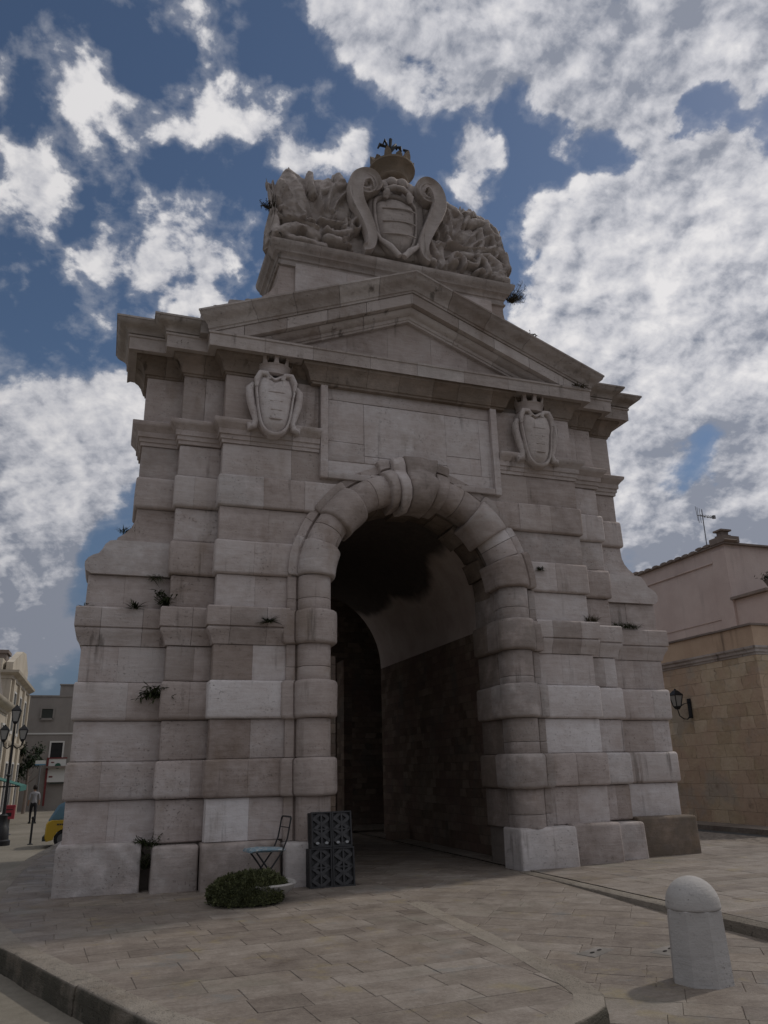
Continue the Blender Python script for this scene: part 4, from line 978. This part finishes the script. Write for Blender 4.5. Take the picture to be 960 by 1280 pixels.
wlamp=thing('wall_lantern','black iron lantern on a scrolled bracket fixed to the yellow wall','lantern',(15.98,18.75,3.05))
b=MB(); b.box(-.04,0,-.06,.06,-.25,.3); b.tube([(0,0,-.15),(-.15,.0,-.28),(-.26,.02,-.27),(-.37,.05,-.18),(-.40,.07,.0)],.016,6); b.tube([(0,0,.2),(-.2,.02,.15),(-.40,.07,.02)],.012,6); b.build('bracket',IR,wlamp)
lantern(wlamp,(-.40,.07,.06),.50,.24)

# ------------------------------------------------------------------ THE STREET ON THE LEFT
SUNNY=render_mat('cream stone front',(.42,.37,.30),(.52,.47,.39),(.2,.17,.13),.5)
SHUT=NT('dark shutter').out((.045,.05,.045),.6)
WHITE=NT('white frame').out((.55,.54,.52),.6)
GZ=-.56
def window(par,X,Y,Z,w,h,face,frame=WHITE,glass=DARK,name='window'):
    """face 'x': on a wall looking +x; 'y': on a wall looking -y"""
    f=MB(); e=.10
    bars=((-w/2-e,-w/2,-e,h+e),(w/2,w/2+e,-e,h+e),(-w/2,w/2,h,h+e),(-w/2-.06,w/2+.06,-e-.06,-.001))
    for a,b_,c,d in bars:
        if face=='x': f.box(X,X+.09,Y+a,Y+b_,Z+c,Z+d)
        else: f.box(X+a,X+b_,Y-.09,Y,Z+c,Z+d)
    o=f.build(name,frame,par,smooth=False); g=MB()
    if face=='x': g.box(X-.02,X+.03,Y-w/2,Y+w/2,Z,Z+h); g.box(X+.03,X+.045,Y-.03,Y+.03,Z,Z+h); g.box(X+.03,X+.045,Y-w/2,Y+w/2,Z+h*.6,Z+h*.6+.05)
    else: g.box(X-w/2,X+w/2,Y-.03,Y+.02,Z,Z+h); g.box(X-.03,X+.03,Y-.045,Y-.03,Z,Z+h); g.box(X-w/2,X+w/2,Y-.045,Y-.03,Z+h*.6,Z+h*.6+.05)
    g.build('pane',glass,o,smooth=False)
# far corner palazzo, sunlit
pa=thing('corner_palazzo','sunlit cream palazzo with cornice and gabled attic at the end of the left street','building',(-5.0,46,GZ))
b=MB(); b.box(-9,0,0,10.5,-.5,7.55); b.box(-9,-.6,.6,10,7.55,8.35); b.build('walls',SUNNY,pa,smooth=False)
b=MB(); sweep(b,[(-.2,7.2),(.05,7.2),(.08,7.35),(.22,7.42),(.35,7.5),(.38,7.62),(-.2,7.66)],[(-9,0),(0,0),(0,10.5),(-9,10.5)][0:3],lambda:tint(.5)); b.build('cornice',SUNNY,pa)
b=MB(); sweep(b,[(-.2,3.85),(.05,3.85),(.14,3.95),(.16,4.05),(-.2,4.1)],[(-9,0),(0,0),(0,10.5)],lambda:tint(.5)); b.build('string_course',SUNNY,pa)
b=MB(); b.prism([(1.0,7.66),(9.6,7.66),(9.6,8.6),(7.2,9.5),(5.2,9.35),(2.8,8.7),(1.0,8.2)],-.45,-.1,(.5,0,0),lambda x,y,z:(y,x,z)); b.build('gable',SUNNY,pa,smooth=False)
b=MB(); b.box(-2.2,-1.2,7.0,8.6,8.35,9.5); b.box(-2.3,-1.1,6.9,8.7,9.5,9.7); b.build('chimney',TILE,pa,smooth=False)
b=MB()
for y in (.5,3.6,6.7,9.9): b.box(0,.14,y,y+.5,0,7.2)
b.build('pilaster',SUNNY,pa,smooth=False)
for y in (2.2,5.3,8.4):
    window(pa,.0,y,4.6,1.0,2.0,'x',WHITE,SHUT); window(pa,.0,y,.4,1.1,2.5,'x',WHITE,DARK,'door')
nb=thing('near_street_house','sunlit cream two storey house with moulded eaves nearest on the left street','building',(-5.0,31,GZ))
b=MB(); b.box(-8,0,0,14.8,-.5,5.55); b.build('walls',SUNNY,nb,smooth=False)
b=MB(); sweep(b,[(-.2,5.3),(.05,5.3),(.10,5.42),(.30,5.5),(.42,5.62),(.44,5.72),(-.2,5.78)],[(-8,0),(0,0),(0,14.8)],lambda:tint(.5)); b.build('cornice',SUNNY,nb)
b=MB(); b.prism([(8.6,5.78),(14.6,5.78),(14.6,6.2),(11.6,7.5),(8.6,6.2)],-3,-.25,(.5,0,0),lambda x,y,z:(y,x,z)); b.build('gable',GREYR,nb,smooth=False)
for y in (2,5,8,11,13.6):
    window(nb,.0,y,3.0,.9,1.7,'x',WHITE,SHUT); window(nb,.0,y,.2,1.1,2.2,'x',WHITE,DARK,'door')
aw=thing('shop_awning','green fabric awning over the pavement of the left street','awning',(-5.0,41.5,1.0))
GRN=NT('green awning cloth').out((.05,.15,.13),.8)
b=MB(); b.prism([(0,.75),(1.6,.25),(1.6,.02),(1.57,.02),(1.57,.23),(0,.70)],-1.6,1.6,(.5,0,0)); b.build('canopy',GRN,aw,smooth=False)
for y in (-1.5,1.5):
    b=MB(); b.tube([(0,y,.2),(1.55,y,.22)],.02,5); b.build('arm',IR,aw)

gh=thing('grey_house','plain grey rendered house with two windows closing the left street','building',(-5.2,60,GZ))
b=MB(); b.box(0,12,0,8,-.5,7.55); b.box(1.9,12,.3,8,7.55,8.35); b.build('walls',GREYR,gh,smooth=False)
b=MB(); b.box(-.05,12.05,-.06,.3,7.50,7.60); b.box(1.85,12,.22,.5,8.33,8.42); b.build('coping',GREYR,gh,smooth=False)
b=MB(); b.box(0,12,-.05,0,4.95,5.05); b.build('string_band',WHITE,gh,smooth=False)
window(gh,1.25,0,6.05,.72,.62,'y',GREYR,SHUT); window(gh,2.1,0,3.15,.75,1.25,'y',WHITE,DARK)
b=MB(); b.box(1.55,3.3,-.5,0,2.72,2.85); b.build('balcony_slab',TILE,gh,smooth=False)
RED=NT('dark red paint').out((.16,.035,.035),.5); SIGNW=NT('white sign board').out((.60,.60,.58),.5); SGREEN=NT('green emblem').out((.03,.10,.07),.5)
sg=thing('shop_sign','white shop board with round green emblem and dark red frame on the grey house','sign',(-2.95,59.86,1.35))
b=MB(); b.box(-.55,.55,-.04,0,-.1,1.42); b.build('board',SIGNW,sg,smooth=False)
b=MB(); b.box(-.68,-.55,-.08,0,-1.6,1.5); b.box(-.55,.6,-.08,0,1.42,1.5); b.build('frame',RED,sg,smooth=False)
b=MB(); b.lathe([(.001,0),(.19,0),(.19,.02),(.001,.02)],18); b.v=[(x+.05,-.041-z,y+.95) for x,y,z in b.v]; b.build('emblem',SGREEN,sg)
for q in ((-.4,-.2,1.15,1.22),(-.45,-.22,.2,.3)):
    b=MB(); b.box(q[0],q[1],-.055,-.041,q[2],q[3]); b.build('lettering',RED,sg,smooth=False)
b=MB(); b.box(-.35,.6,-.06,0,-.22,-.13); b.build('ledge',SHUT,sg,smooth=False)

# street lamp with three lanterns
sl=thing('street_lamp','black iron lamp post with three lanterns on the left street','street lamp',(-3.02,30.6,GZ))
b=MB(); b.lathe([(.30,0),(.30,.16),(.24,.20),(.22,.55),(.16,.62),(.13,.9),(.15,.95),(.09,1.0)],14); b.build('base',IR,sl)
b=MB(); b.tube([(0,0,.98),(0,0,2.2),(0,0,3.55),(0,0,3.95)],[.06,.05,.04,.03],10); b.lathe([(.06,2.2),(.09,2.24),(.06,2.28)],10); b.build('post',IR,sl)
b=MB()
for sx in (-1,1): b.tube([(0,0,3.25),(sx*.16,0,3.12),(sx*.28,0,3.2),(sx*.30,0,3.34)],.022,6)
b.build('arm',IR,sl)
lantern(sl,(0,0,4.0),.58,.26); lantern(sl,(-.30,0,3.40),.50,.24); lantern(sl,(.30,0,3.40),.50,.24)

# sign post
po=thing('street_name_post','thin grey post with small white street sign','sign post',(-2.95,44,GZ))
b=MB(); b.tube([(0,0,0),(0,0,2.95)],.035,8); b.build('post',ALU,po)
b=MB(); b.box(-.24,.24,-.06,-.036,2.72,2.95); b.build('sign_plate',SIGNW,po,smooth=False)
BLU=NT('blue sign band').out((.10,.22,.33),.5)
b=MB(); b.box(-.24,.24,-.064,-.0605,2.72,2.78); b.build('sign_band',BLU,po,smooth=False)
bp=thing('thin_bollard','slim dark metal bollard beside the yellow car','bollard',(-2.08,30.4,GZ)); b=MB(); b.lathe([(.035,0),(.035,.75),(.03,.80),(.045,.83),(.04,.88),(.005,.9)],10); b.build('post',IR,bp)
b=MB(); b.lathe([(.09,0),(.09,.03),(.036,.05)],10); b.build('foot',IR,bp)

# street tree beside the shop
def street_tree(label,loc,H,R,n,seed):
    t=thing('street_tree',label,'tree',loc); r=random.Random(seed); b=MB()
    b.tube([(0,0,0),(.04,0,H*.3),(.0,.03,H*.55),(.02,0,H*.85)],[.11,.09,.07,.02],8)
    for k in range(6):
        a=k*1.05; z=H*(.4+.07*k); b.tube([(0,0,z),(.4*R*math.cos(a),.4*R*math.sin(a),z+.25),(.8*R*math.cos(a),.8*R*math.sin(a),z+.6)],[.045,.03,.01],6)
    b.build('trunk',TILE,t); c=MB()
    cl=[(r.uniform(-.7,.7)*R,r.uniform(-.7,.7)*R,H*r.uniform(.42,.95),r.uniform(.3,.55)*R) for _ in range(13)]
    for k in range(n):
        x,y,z,q=r.choice(cl); d=Vector((r.gauss(0,1),r.gauss(0,1),r.gauss(0,1))).normalized()*q*r.uniform(.5,1.05); blade(c,Vector((x,y,z))+d,(r.uniform(-1,1),r.uniform(-1,1),r.uniform(-1,.6)),.17,.05,.2,(r.random(),0,0),r)
    c.build('crown',TREE,t,80)
street_tree('dark leafy tree in front of the grey house at the street end',(-4.45,56,GZ),4.4,.85,1500,4)

# yellow small van seen from the side
YELP=NT('yellow car paint').out((.42,.27,.012),.35,None,.5); YELP.node_tree.nodes['Principled BSDF'].inputs['Coat Weight'].default_value=.3
RUBR=NT('tyre rubber').out((.015,.015,.016),.8); RIM=NT('wheel rim').out((.10,.10,.105),.35,None,.5); CGL=NT('bluish car glass').out((.10,.20,.27),.08,None,.6)
def wheel(par,x,y,z,r,w):
    b=MB(); pr=[(r*.62,-w/2),(r*.9,-w/2),(r,-w*.3),(r,w*.3),(r*.9,w/2),(r*.62,w/2)]; n=20
    b.loft([[(x+q*math.cos(2*PI*k/n),y+d,z+q*math.sin(2*PI*k/n)) for q,d in pr] for k in list(range(n))+[0]],caps=False); o=b.build('wheel',RUBR,par,40)
    b=MB(); b.loft([[(x+q*math.cos(2*PI*k/n),y+d,z+q*math.sin(2*PI*k/n)) for k in range(n)] for q,d in ((r*.63,-w*.45),(r*.5,-w*.38),(r*.12,-w*.42))]); b.build('rim',RIM,o,40)
def car(name,label,cat,loc,rz,paint,L,H,hood,glass,text=False):
    t=thing(name,label,cat,loc,rz); W=.74
    # lower body outline (side view) with wheel arches, extruded and rounded at the sides
    x0,x1=0,L; zb=.20; belt=H*.60
    def arch(cx,r,z): return [(cx-r*math.cos(a),z+r*math.sin(a)) for a in [PI*k/8 for k in range(9)]]
    out=[(x0+.05,zb)]+arch(.55,.33,.24)+arch(L-.6,.33,.24)+[(x1-.05,zb),(x1,zb+.15),(x1-.02,belt-.05),(x1-.12,belt),(hood+.1,belt+.02),(x0+min(.18,hood*.5+.02),belt-.03),(x0+.01,belt-.10),(x0,zb+.12)]
    b=MB(); rings=[]
    cx,cz=L/2,.55
    for y,k in ((-W,.97),(-W+.05,.995),(-W+.12,1),(W-.12,1),(W-.05,.995),(W,.97)): rings.append([(cx+(x-cx)*k,y,cz+(z-cz)*k) for x,z in out])
    b.loft(rings); b.build('body',paint,t,35)
    cab=[(hood,belt+.01),(hood+.26,H-.08),(hood+.42,H),(L-.42,H),(L-.22,H-.1),(L-.10,belt+.01)]
    b=MB(); rings=[]
    for y,k in ((-W+.10,.0),(-W+.16,1),(W-.16,1),(W-.10,.0)): rings.append([(x,y if z<belt+.1 else y*(.88),z) for x,z in cab])
    b.loft(rings[1:3]); b.build('cabin',paint if not glass else glass,t,30)
    for s in (-1,1):
        g=MB(); y=s*(W-.155)
        w=[(hood+.10,belt+.05),(hood+.32,H-.14),(L*.56,H-.12),(L*.56,belt+.05)]; g.prism(w,y-.012,y+.012); w=[(L*.56+.06,belt+.05),(L*.56+.06,H-.12),(L-.42,H-.12),(L-.26,belt+.05)]; g.prism(w,y-.012,y+.012); g.build('side_window',CGL,t,smooth=False)
        b=MB(); b.box(-.02,.05,s*.5-.12,s*.5+.12,belt-.30,belt-.18); b.build('headlight',SIGNW,t,smooth=False)
    b=MB(); b.box(hood+.5,L-.4,-W*.8,W*.8,H-.005,H+.03); b.build('roof',SIGNW if glass else paint,t,smooth=False)
    b=MB(); b.box(-.06,.12,-W+.06,W-.06,.22,.36); b.box(L-.12,L+.06,-W+.06,W-.06,.22,.36); b.build('bumper',SHUT,t,smooth=False)
    if text:
        r=random.Random(2); b=MB()
        for z,a,e,h in ((belt-.13,.34,1.0,.045),(belt-.27,.52,.82,.04)):
            x=a
            while x<e:
                q=r.uniform(.03,.06); b.box(x,x+q,-W-.012,-W+.03,z,z+h); x+=q+.018
        b.build('lettering',SHUT,t,smooth=False)
    for x in (.55,L-.6):
        for s in (-1,1): wheel(t,x,s*(W-.09),.27,.27,.17)
    return t
car('yellow_car','small yellow car with pale blue windows parked at the left end of the gate','car',(-1.56,29.2,GZ),0,YELP,3.3,1.36,.06,CGL,True)
REDP=NT('red post box paint').out((.30,.03,.045),.4,None,.5)
lb=thing('post_box','red post box on a short grey post beside the lamp base','post box',(-3.36,36,GZ))
b=MB(); b.box(-.20,.20,-.14,.14,.60,1.06); b.prism([(-.22,1.061),(.22,1.061),(.20,1.12),(-.20,1.12)],-.16,.16); b.build('box',REDP,lb,smooth=False)
b=MB(); b.box(-.13,.13,-.15,-.141,.94,.97); b.box(-.10,.10,-.146,-.141,.70,.84); b.build('slot',DARK,lb,smooth=False)
b=MB(); b.tube([(0,0,0),(0,0,.6)],.06,8); b.lathe([(.16,0),(.16,.04),(.06,.06)],12); b.build('post',ALU,lb)

# pedestrian seen from behind
def person(label,loc,rz,shirt,trousers,hair,skin):
    me=bpy.data.meshes.new('person'); 
    J=[((0,0,.95),.125),((0,0,1.10),.12),((0,.01,1.28),.145),((0,.01,1.42),.12),((0,.0,1.50),.055),((0,-.01,1.56),.06),((0,-.015,1.66),.098),((0,-.01,1.74),.07),
       ((.09,0,.88),.09),((.10,-.08,.48),.062),((.10,.02,.09),.042),((.105,-.12,.03),.038),((-.09,0,.88),.09),((-.10,.10,.48),.062),((-.10,.22,.10),.042),((-.105,.12,.03),.038),
       ((.19,.01,1.40),.06),((.24,.04,1.14),.045),((.25,-.03,.90),.034),((.25,-.06,.82),.036),((-.19,.01,1.40),.06),((-.24,-.02,1.14),.045),((-.25,-.10,.92),.034),((-.25,-.13,.84),.036)]
    E=[(0,1),(1,2),(2,3),(3,4),(4,5),(5,6),(6,7),(0,8),(8,9),(9,10),(10,11),(0,12),(12,13),(13,14),(14,15),(3,16),(16,17),(17,18),(18,19),(3,20),(20,21),(21,22),(22,23)]
    me.from_pydata([j[0] for j in J],E,[]); o=bpy.data.objects.new('person_tmp',me); COL.objects.link(o)
    sk_=o.modifiers.new('s','SKIN'); o.modifiers.new('u','SUBSURF').levels=1
    for i,j in enumerate(J): me.skin_vertices[0].data[i].radius=(j[1],j[1]*(.8 if i in(1,2,3) else 1))
    me.skin_vertices[0].data[0].use_root=True
    dg=bpy.context.evaluated_depsgraph_get(); dg.update(); em=bpy.data.meshes.new_from_object(o.evaluated_get(dg)); bpy.data.objects.remove(o)
    for mt in (skin,shirt,trousers): em.materials.append(mt)
    for p in em.polygons:
        c=p.center; p.use_smooth=True
        p.material_index=0
        if c.z<.98 and abs(c.x)<.2: p.material_index=2
        elif c.z<1.49 and not (c.z<1.1 and abs(c.x)>.2): p.material_index=1
    em.name='person'; o=bpy.data.objects.new('person',em); COL.objects.link(o); o.location=loc; o.rotation_euler=(0,0,rz); tag(o,label,'person')
    b=MB(); b.lathe([(.02,.13),(.07,.115),(.10,.07),(.112,.01),(.105,-.05),(.08,-.09)],14); b.v=[(x,y*1.05+.012,z+1.67) for x,y,z in b.v]; b.build('hair',hair,o,80)
    b=MB()
    for s,y in ((.105,-.05),(-.105,.19)): b.box(s-.05,s+.05,y-.12,y+.11,.0,.085)
    b.build('shoes',SHUT,o,smooth=False)
SKIN=NT('skin').out((.36,.22,.16),.6); SHIRT=NT('pale shirt').out((.28,.28,.30),.85); TROU=NT('dark trousers').out((.02,.02,.024),.85); HAIR=NT('dark hair').out((.02,.015,.012),.6)
person('person in a pale shirt and dark trousers walking away down the left street',(-3.05,44,GZ),PI+.2,SHIRT,TROU,HAIR,SKIN)

# ------------------------------------------------------------------ SKY, SUN, CAMERA
AZ=Vector((.965,.262,0)).normalized(); EL=math.radians(46)
w=bpy.data.worlds.new('World'); sc.world=w; w.use_nodes=True
nt=w.node_tree; N=nt.nodes; Lk=nt.links
for n_ in list(N): N.remove(n_)
def nd(ty,**k):
    n_=N.new(ty)
    for a,v in k.items(): setattr(n_,a,v)
    return n_
def mth(op,a,b=None,clamp=False):
    n_=nd('ShaderNodeMath',operation=op,use_clamp=clamp)
    for i,x in enumerate((a,b)):
        if x is None: continue
        if isinstance(x,(int,float)): n_.inputs[i].default_value=x
        else: Lk.new(x,n_.inputs[i])
    return n_.outputs[0]
def mrange(v,a,b,c=0,d=1,ty='SMOOTHSTEP'):
    n_=nd('ShaderNodeMapRange',interpolation_type=ty)
    for i,x in zip(('From Min','From Max','To Min','To Max'),(a,b,c,d)): n_.inputs[i].default_value=x
    Lk.new(v,n_.inputs['Value']); return n_.outputs[0]
sky=nd('ShaderNodeTexSky',sky_type='NISHITA',sun_disc=False,sun_elevation=EL,sun_rotation=math.atan2(AZ.x,AZ.y),altitude=100,air_density=1.0,dust_density=.4,ozone_density=2.8)
tc=nd('ShaderNodeTexCoord').outputs['Generated']
nrm=nd('ShaderNodeVectorMath',operation='NORMALIZE'); Lk.new(tc,nrm.inputs[0]); dirv=nrm.outputs[0]
sx=nd('ShaderNodeSeparateXYZ'); Lk.new(dirv,sx.inputs[0])
den=mth('ADD',mth('MAXIMUM',sx.outputs[2],0),.55)
cb=nd('ShaderNodeCombineXYZ'); Lk.new(mth('DIVIDE',sx.outputs[0],den),cb.inputs[0]); Lk.new(mth('DIVIDE',sx.outputs[1],den),cb.inputs[1]); plane=cb.outputs[0]
def nz(vec,scale,detail,rough,dist=0,off=(0,0,0)):
    mp=nd('ShaderNodeMapping'); mp.inputs['Location'].default_value=off; Lk.new(vec,mp.inputs['Vector'])
    n_=nd('ShaderNodeTexNoise'); n_.inputs['Scale'].default_value=scale; n_.inputs['Detail'].default_value=detail; n_.inputs['Roughness'].default_value=rough; n_.inputs['Distortion'].default_value=dist
    Lk.new(mp.outputs[0],n_.inputs['Vector']); return n_.outputs['Fac']
# cloud banks: (direction, angular radius, amount)
BANKS=[((0.181,0.603,0.776),0.069,0.54),((0.268,0.610,0.745),0.063,0.68),((0.355,0.543,0.761),0.092,0.85),((0.341,0.600,0.724),0.043,0.45),((0.452,0.546,0.706),0.070,0.85),((0.449,0.579,0.680),0.034,0.36),((0.499,0.481,0.721),0.101,0.90),((0.570,0.436,0.697),0.071,0.90),((0.516,0.509,0.689),0.048,0.54),((0.367,0.639,0.676),0.045,0.77),((0.476,0.612,0.632),0.023,0.45),((0.343,0.678,0.650),0.037,0.54),((0.219,0.699,0.681),0.027,0.50),((0.021,0.683,0.730),0.029,0.45),((0.058,0.699,0.713),0.047,0.49),((0.123,0.699,0.705),0.051,0.54),((0.167,0.705,0.689),0.040,0.50),((0.018,0.726,0.687),0.029,0.32),((-0.085,0.698,0.711),0.038,0.38),((-0.051,0.719,0.693),0.041,0.42),((-0.007,0.736,0.677),0.036,0.45),((-0.137,0.753,0.643),0.048,0.41),((-0.100,0.765,0.637),0.045,0.50),((-0.143,0.784,0.604),0.053,0.45),((-0.109,0.804,0.584),0.042,0.32),((0.041,0.807,0.589),0.065,0.38),((-0.002,0.829,0.560),0.064,0.36),((-0.039,0.821,0.569),0.036,0.18),((0.086,0.795,0.601),0.037,0.36),((0.110,0.773,0.625),0.037,0.32),((0.082,0.823,0.562),0.038,0.36),((0.045,0.779,0.625),0.036,0.18),((0.435,0.654,0.619),0.032,0.41),((0.499,0.640,0.584),0.082,0.72),((0.563,0.556,0.612),0.076,0.68),((0.604,0.501,0.620),0.048,0.63),((0.565,0.653,0.505),0.148,0.68),((0.618,0.572,0.539),0.112,0.54),((0.486,0.702,0.520),0.077,0.45),((0.673,0.607,0.423),0.096,0.45),((0.607,0.706,0.365),0.085,0.54),((0.542,0.769,0.339),0.069,0.45),((0.699,0.628,0.344),0.061,0.36),((0.553,0.716,0.427),0.087,0.54),((0.594,0.755,0.276),0.106,0.54),((0.689,0.670,0.278),0.072,0.72),((0.659,0.707,0.257),0.065,0.54),((0.630,0.707,0.321),0.034,-0.25),((0.651,0.680,0.339),0.031,-0.23),((0.565,0.490,0.664),0.027,-0.56),((0.556,0.515,0.652),0.023,-0.36),((0.416,0.613,0.672),0.035,-0.36),((-0.064,0.919,0.388),0.093,0.72),((-0.118,0.926,0.358),0.098,0.63),((-0.007,0.909,0.417),0.057,0.54),((-0.061,0.948,0.311),0.084,0.63),((-0.118,0.958,0.260),0.071,0.45),((-0.017,0.946,0.325),0.048,0.36),((-0.096,0.974,0.207),0.081,0.54),((-0.048,0.985,0.163),0.064,0.32),((-0.104,0.987,0.124),0.061,0.36),((0.006,0.924,0.383),0.039,0.27),((-0.001,0.968,0.251),0.029,-0.23),((-0.204,0.926,0.319),0.134,0.45),((0.693,0.490,0.529),0.126,0.45),((0.207,0.541,0.815),0.114,0.41),((0.440,0.428,0.789),0.143,0.45),((0.752,0.589,0.295),0.124,0.45),]  #@BANKS
wob=nd('ShaderNodeTexNoise'); wob.inputs['Scale'].default_value=8; wob.inputs['Detail'].default_value=6; Lk.new(dirv,wob.inputs['Vector'])
wv=nd('ShaderNodeVectorMath',operation='SUBTRACT'); Lk.new(wob.outputs['Color'],wv.inputs[0]); wv.inputs[1].default_value=(.5,.5,.5)
ws=nd('ShaderNodeVectorMath',operation='SCALE'); Lk.new(wv.outputs[0],ws.inputs[0]); ws.inputs['Scale'].default_value=.15
wa=nd('ShaderNodeVectorMath',operation='ADD'); Lk.new(dirv,wa.inputs[0]); Lk.new(ws.outputs[0],wa.inputs[1]); wd=wa.outputs[0]
cov=None
for (bx,by,bz),rr,am in BANKS:
    dn=nd('ShaderNodeVectorMath',operation='DISTANCE'); Lk.new(wd,dn.inputs[0]); dn.inputs[1].default_value=(bx,by,bz)
    v=mrange(dn.outputs['Value'],rr*.25,rr*1.25,am,0)
    cov=v if cov is None else mth('ADD',cov,v)
fwd=nd('ShaderNodeVectorMath',operation='DOT_PRODUCT'); Lk.new(dirv,fwd.inputs[0]); fwd.inputs[1].default_value=(.32,.90,.30)
elsewhere=mrange(fwd.outputs['Value'],.40,.66,.75,0)          # broken cloud over the rest of the sky
cov=mth('ADD',mth('ADD',cov,elsewhere) if cov else elsewhere,-.02)
n1=nz(plane,3.3,9,.6,.3); n2=nz(plane,10,8,.58,.2,(3,1,0)); n3=nz(plane,1.7,5,.55,.2,(7,2,0)); n4=nz(plane,29,7,.55,.2,(1,5,0)); fz=mrange(sx.outputs[2],.22,.60,.30,1.2)
det=mth('ADD',mth('MULTIPLY',mth('MULTIPLY',mth('SUBTRACT',n1,.5),1.25),mrange(sx.outputs[2],.15,.5,.6,1)),mth('MULTIPLY',mth('MULTIPLY',mth('SUBTRACT',n2,.5),1.5),fz)); det=mth('ADD',det,mth('MULTIPLY',mth('MULTIPLY',mth('SUBTRACT',n4,.5),1.05),fz))
dens_=mth('ADD',cov,det)
alpha=mrange(dens_,.18,.52); thin=mth('MULTIPLY',mrange(dens_,.0,.34),.22)
alpha=mth('MAXIMUM',alpha,thin)
# relief of the billows: density compared with a point a little nearer the sun
n2s=nz(plane,10,8,.58,.2,(3-.020,1-.006,0)); n4s=nz(plane,29,7,.55,.2,(1-.007,5-.002,0))
rel=mth('ADD',mth('MULTIPLY',mth('SUBTRACT',n2,n2s),1.3),mth('MULTIPLY',mth('SUBTRACT',n4,n4s),.55))
shade=mth('ADD',mth('ADD',mth('MULTIPLY',n3,1.0),mth('MULTIPLY',n1,.6)),mth('ADD',mth('MULTIPLY',n2,.6),mth('ADD',mth('MULTIPLY',mth('SUBTRACT',n4,.5),mth('MULTIPLY',fz,.6)),.4)))
shade=mth('SUBTRACT',shade,mrange(sx.outputs[2],.12,.56,.42,0))
shade=mrange(mth('ADD',shade,rel),1.12,1.72,0,1,'LINEAR')
cr_=nd('ShaderNodeValToRGB'); e=cr_.color_ramp.elements
e[0].position=.0; e[0].color=(.33,.36,.44,1); e[1].position=1; e[1].color=(1.05,1.03,1.04,1); e.new(.5).color=(.74,.745,.80,1)
Lk.new(shade,cr_.inputs[0])
toS=nd('ShaderNodeVectorMath',operation='DOT_PRODUCT'); Lk.new(dirv,toS.inputs[0]); toS.inputs[1].default_value=(AZ.x*math.cos(EL),AZ.y*math.cos(EL),math.sin(EL))
cs=mrange(toS.outputs['Value'],-.2,1.0,.85,1.2,'LINEAR')
CLOUD=11.6
ccol=nd('ShaderNodeVectorMath',operation='SCALE'); Lk.new(cr_.outputs[0],ccol.inputs[0]); Lk.new(mth('MULTIPLY',cs,CLOUD),ccol.inputs['Scale'])
low=nd('ShaderNodeMix',data_type='RGBA'); Lk.new(mth('MULTIPLY',mrange(sx.outputs[2],.02,.42,1,0),.75),low.inputs[0]); Lk.new(sky.outputs[0],low.inputs[6]); low.inputs[7].default_value=(1.15,1.6,2.6,1)   # dull slate veil low in the sky
mixc=nd('ShaderNodeMix',data_type='RGBA'); Lk.new(alpha,mixc.inputs[0]); Lk.new(low.outputs[2],mixc.inputs[6]); Lk.new(ccol.outputs[0],mixc.inputs[7])
bg=nd('ShaderNodeBackground'); bg.inputs['Strength'].default_value=.076; Lk.new(mixc.outputs[2],bg.inputs[0])
wo=nd('ShaderNodeOutputWorld'); Lk.new(bg.outputs[0],wo.inputs[0])
w.cycles.sampling_method='MANUAL'; w.cycles.sample_map_resolution=512

sun=bpy.data.lights.new('sun','SUN'); sun.energy=1.8; sun.angle=math.radians(2.5); sun.color=(1,.93,.84)
so=bpy.data.objects.new('sun',sun); COL.objects.link(so); sd=Vector((AZ.x*math.cos(EL),AZ.y*math.cos(EL),math.sin(EL))); so.rotation_euler=sd.to_track_quat('Z','Y').to_euler(); so.location=(20,0,30)

cam=bpy.data.cameras.new('camera'); cam.sensor_fit='VERTICAL'; cam.sensor_height=36; cam.lens=960/1280*36; cam.clip_end=3000; cam.clip_start=.05
co_=bpy.data.objects.new('camera',cam); COL.objects.link(co_); sc.camera=co_
p,r_,y=math.radians(18.5),math.radians(-1.33),math.radians(19.6)
f=Vector((math.sin(y)*math.cos(p),math.cos(y)*math.cos(p),math.sin(p))); rt=Vector((math.cos(y),-math.sin(y),0)); u=rt.cross(f)
r2=rt*math.cos(r_)+u*math.sin(r_); u2=-rt*math.sin(r_)+u*math.cos(r_)
co_.matrix_world=Matrix(((r2.x,u2.x,-f.x,0),(r2.y,u2.y,-f.y,0),(r2.z,u2.z,-f.z,1.6),(0,0,0,1)))
vs_=sc.view_settings; vs_.view_transform='Standard'; vs_.look='None'; vs_.exposure=-.45; vs_.gamma=1; vs_.use_curve_mapping=False
sc.cycles.max_bounces=8; sc.cycles.diffuse_bounces=6; sc.cycles.use_denoising=True
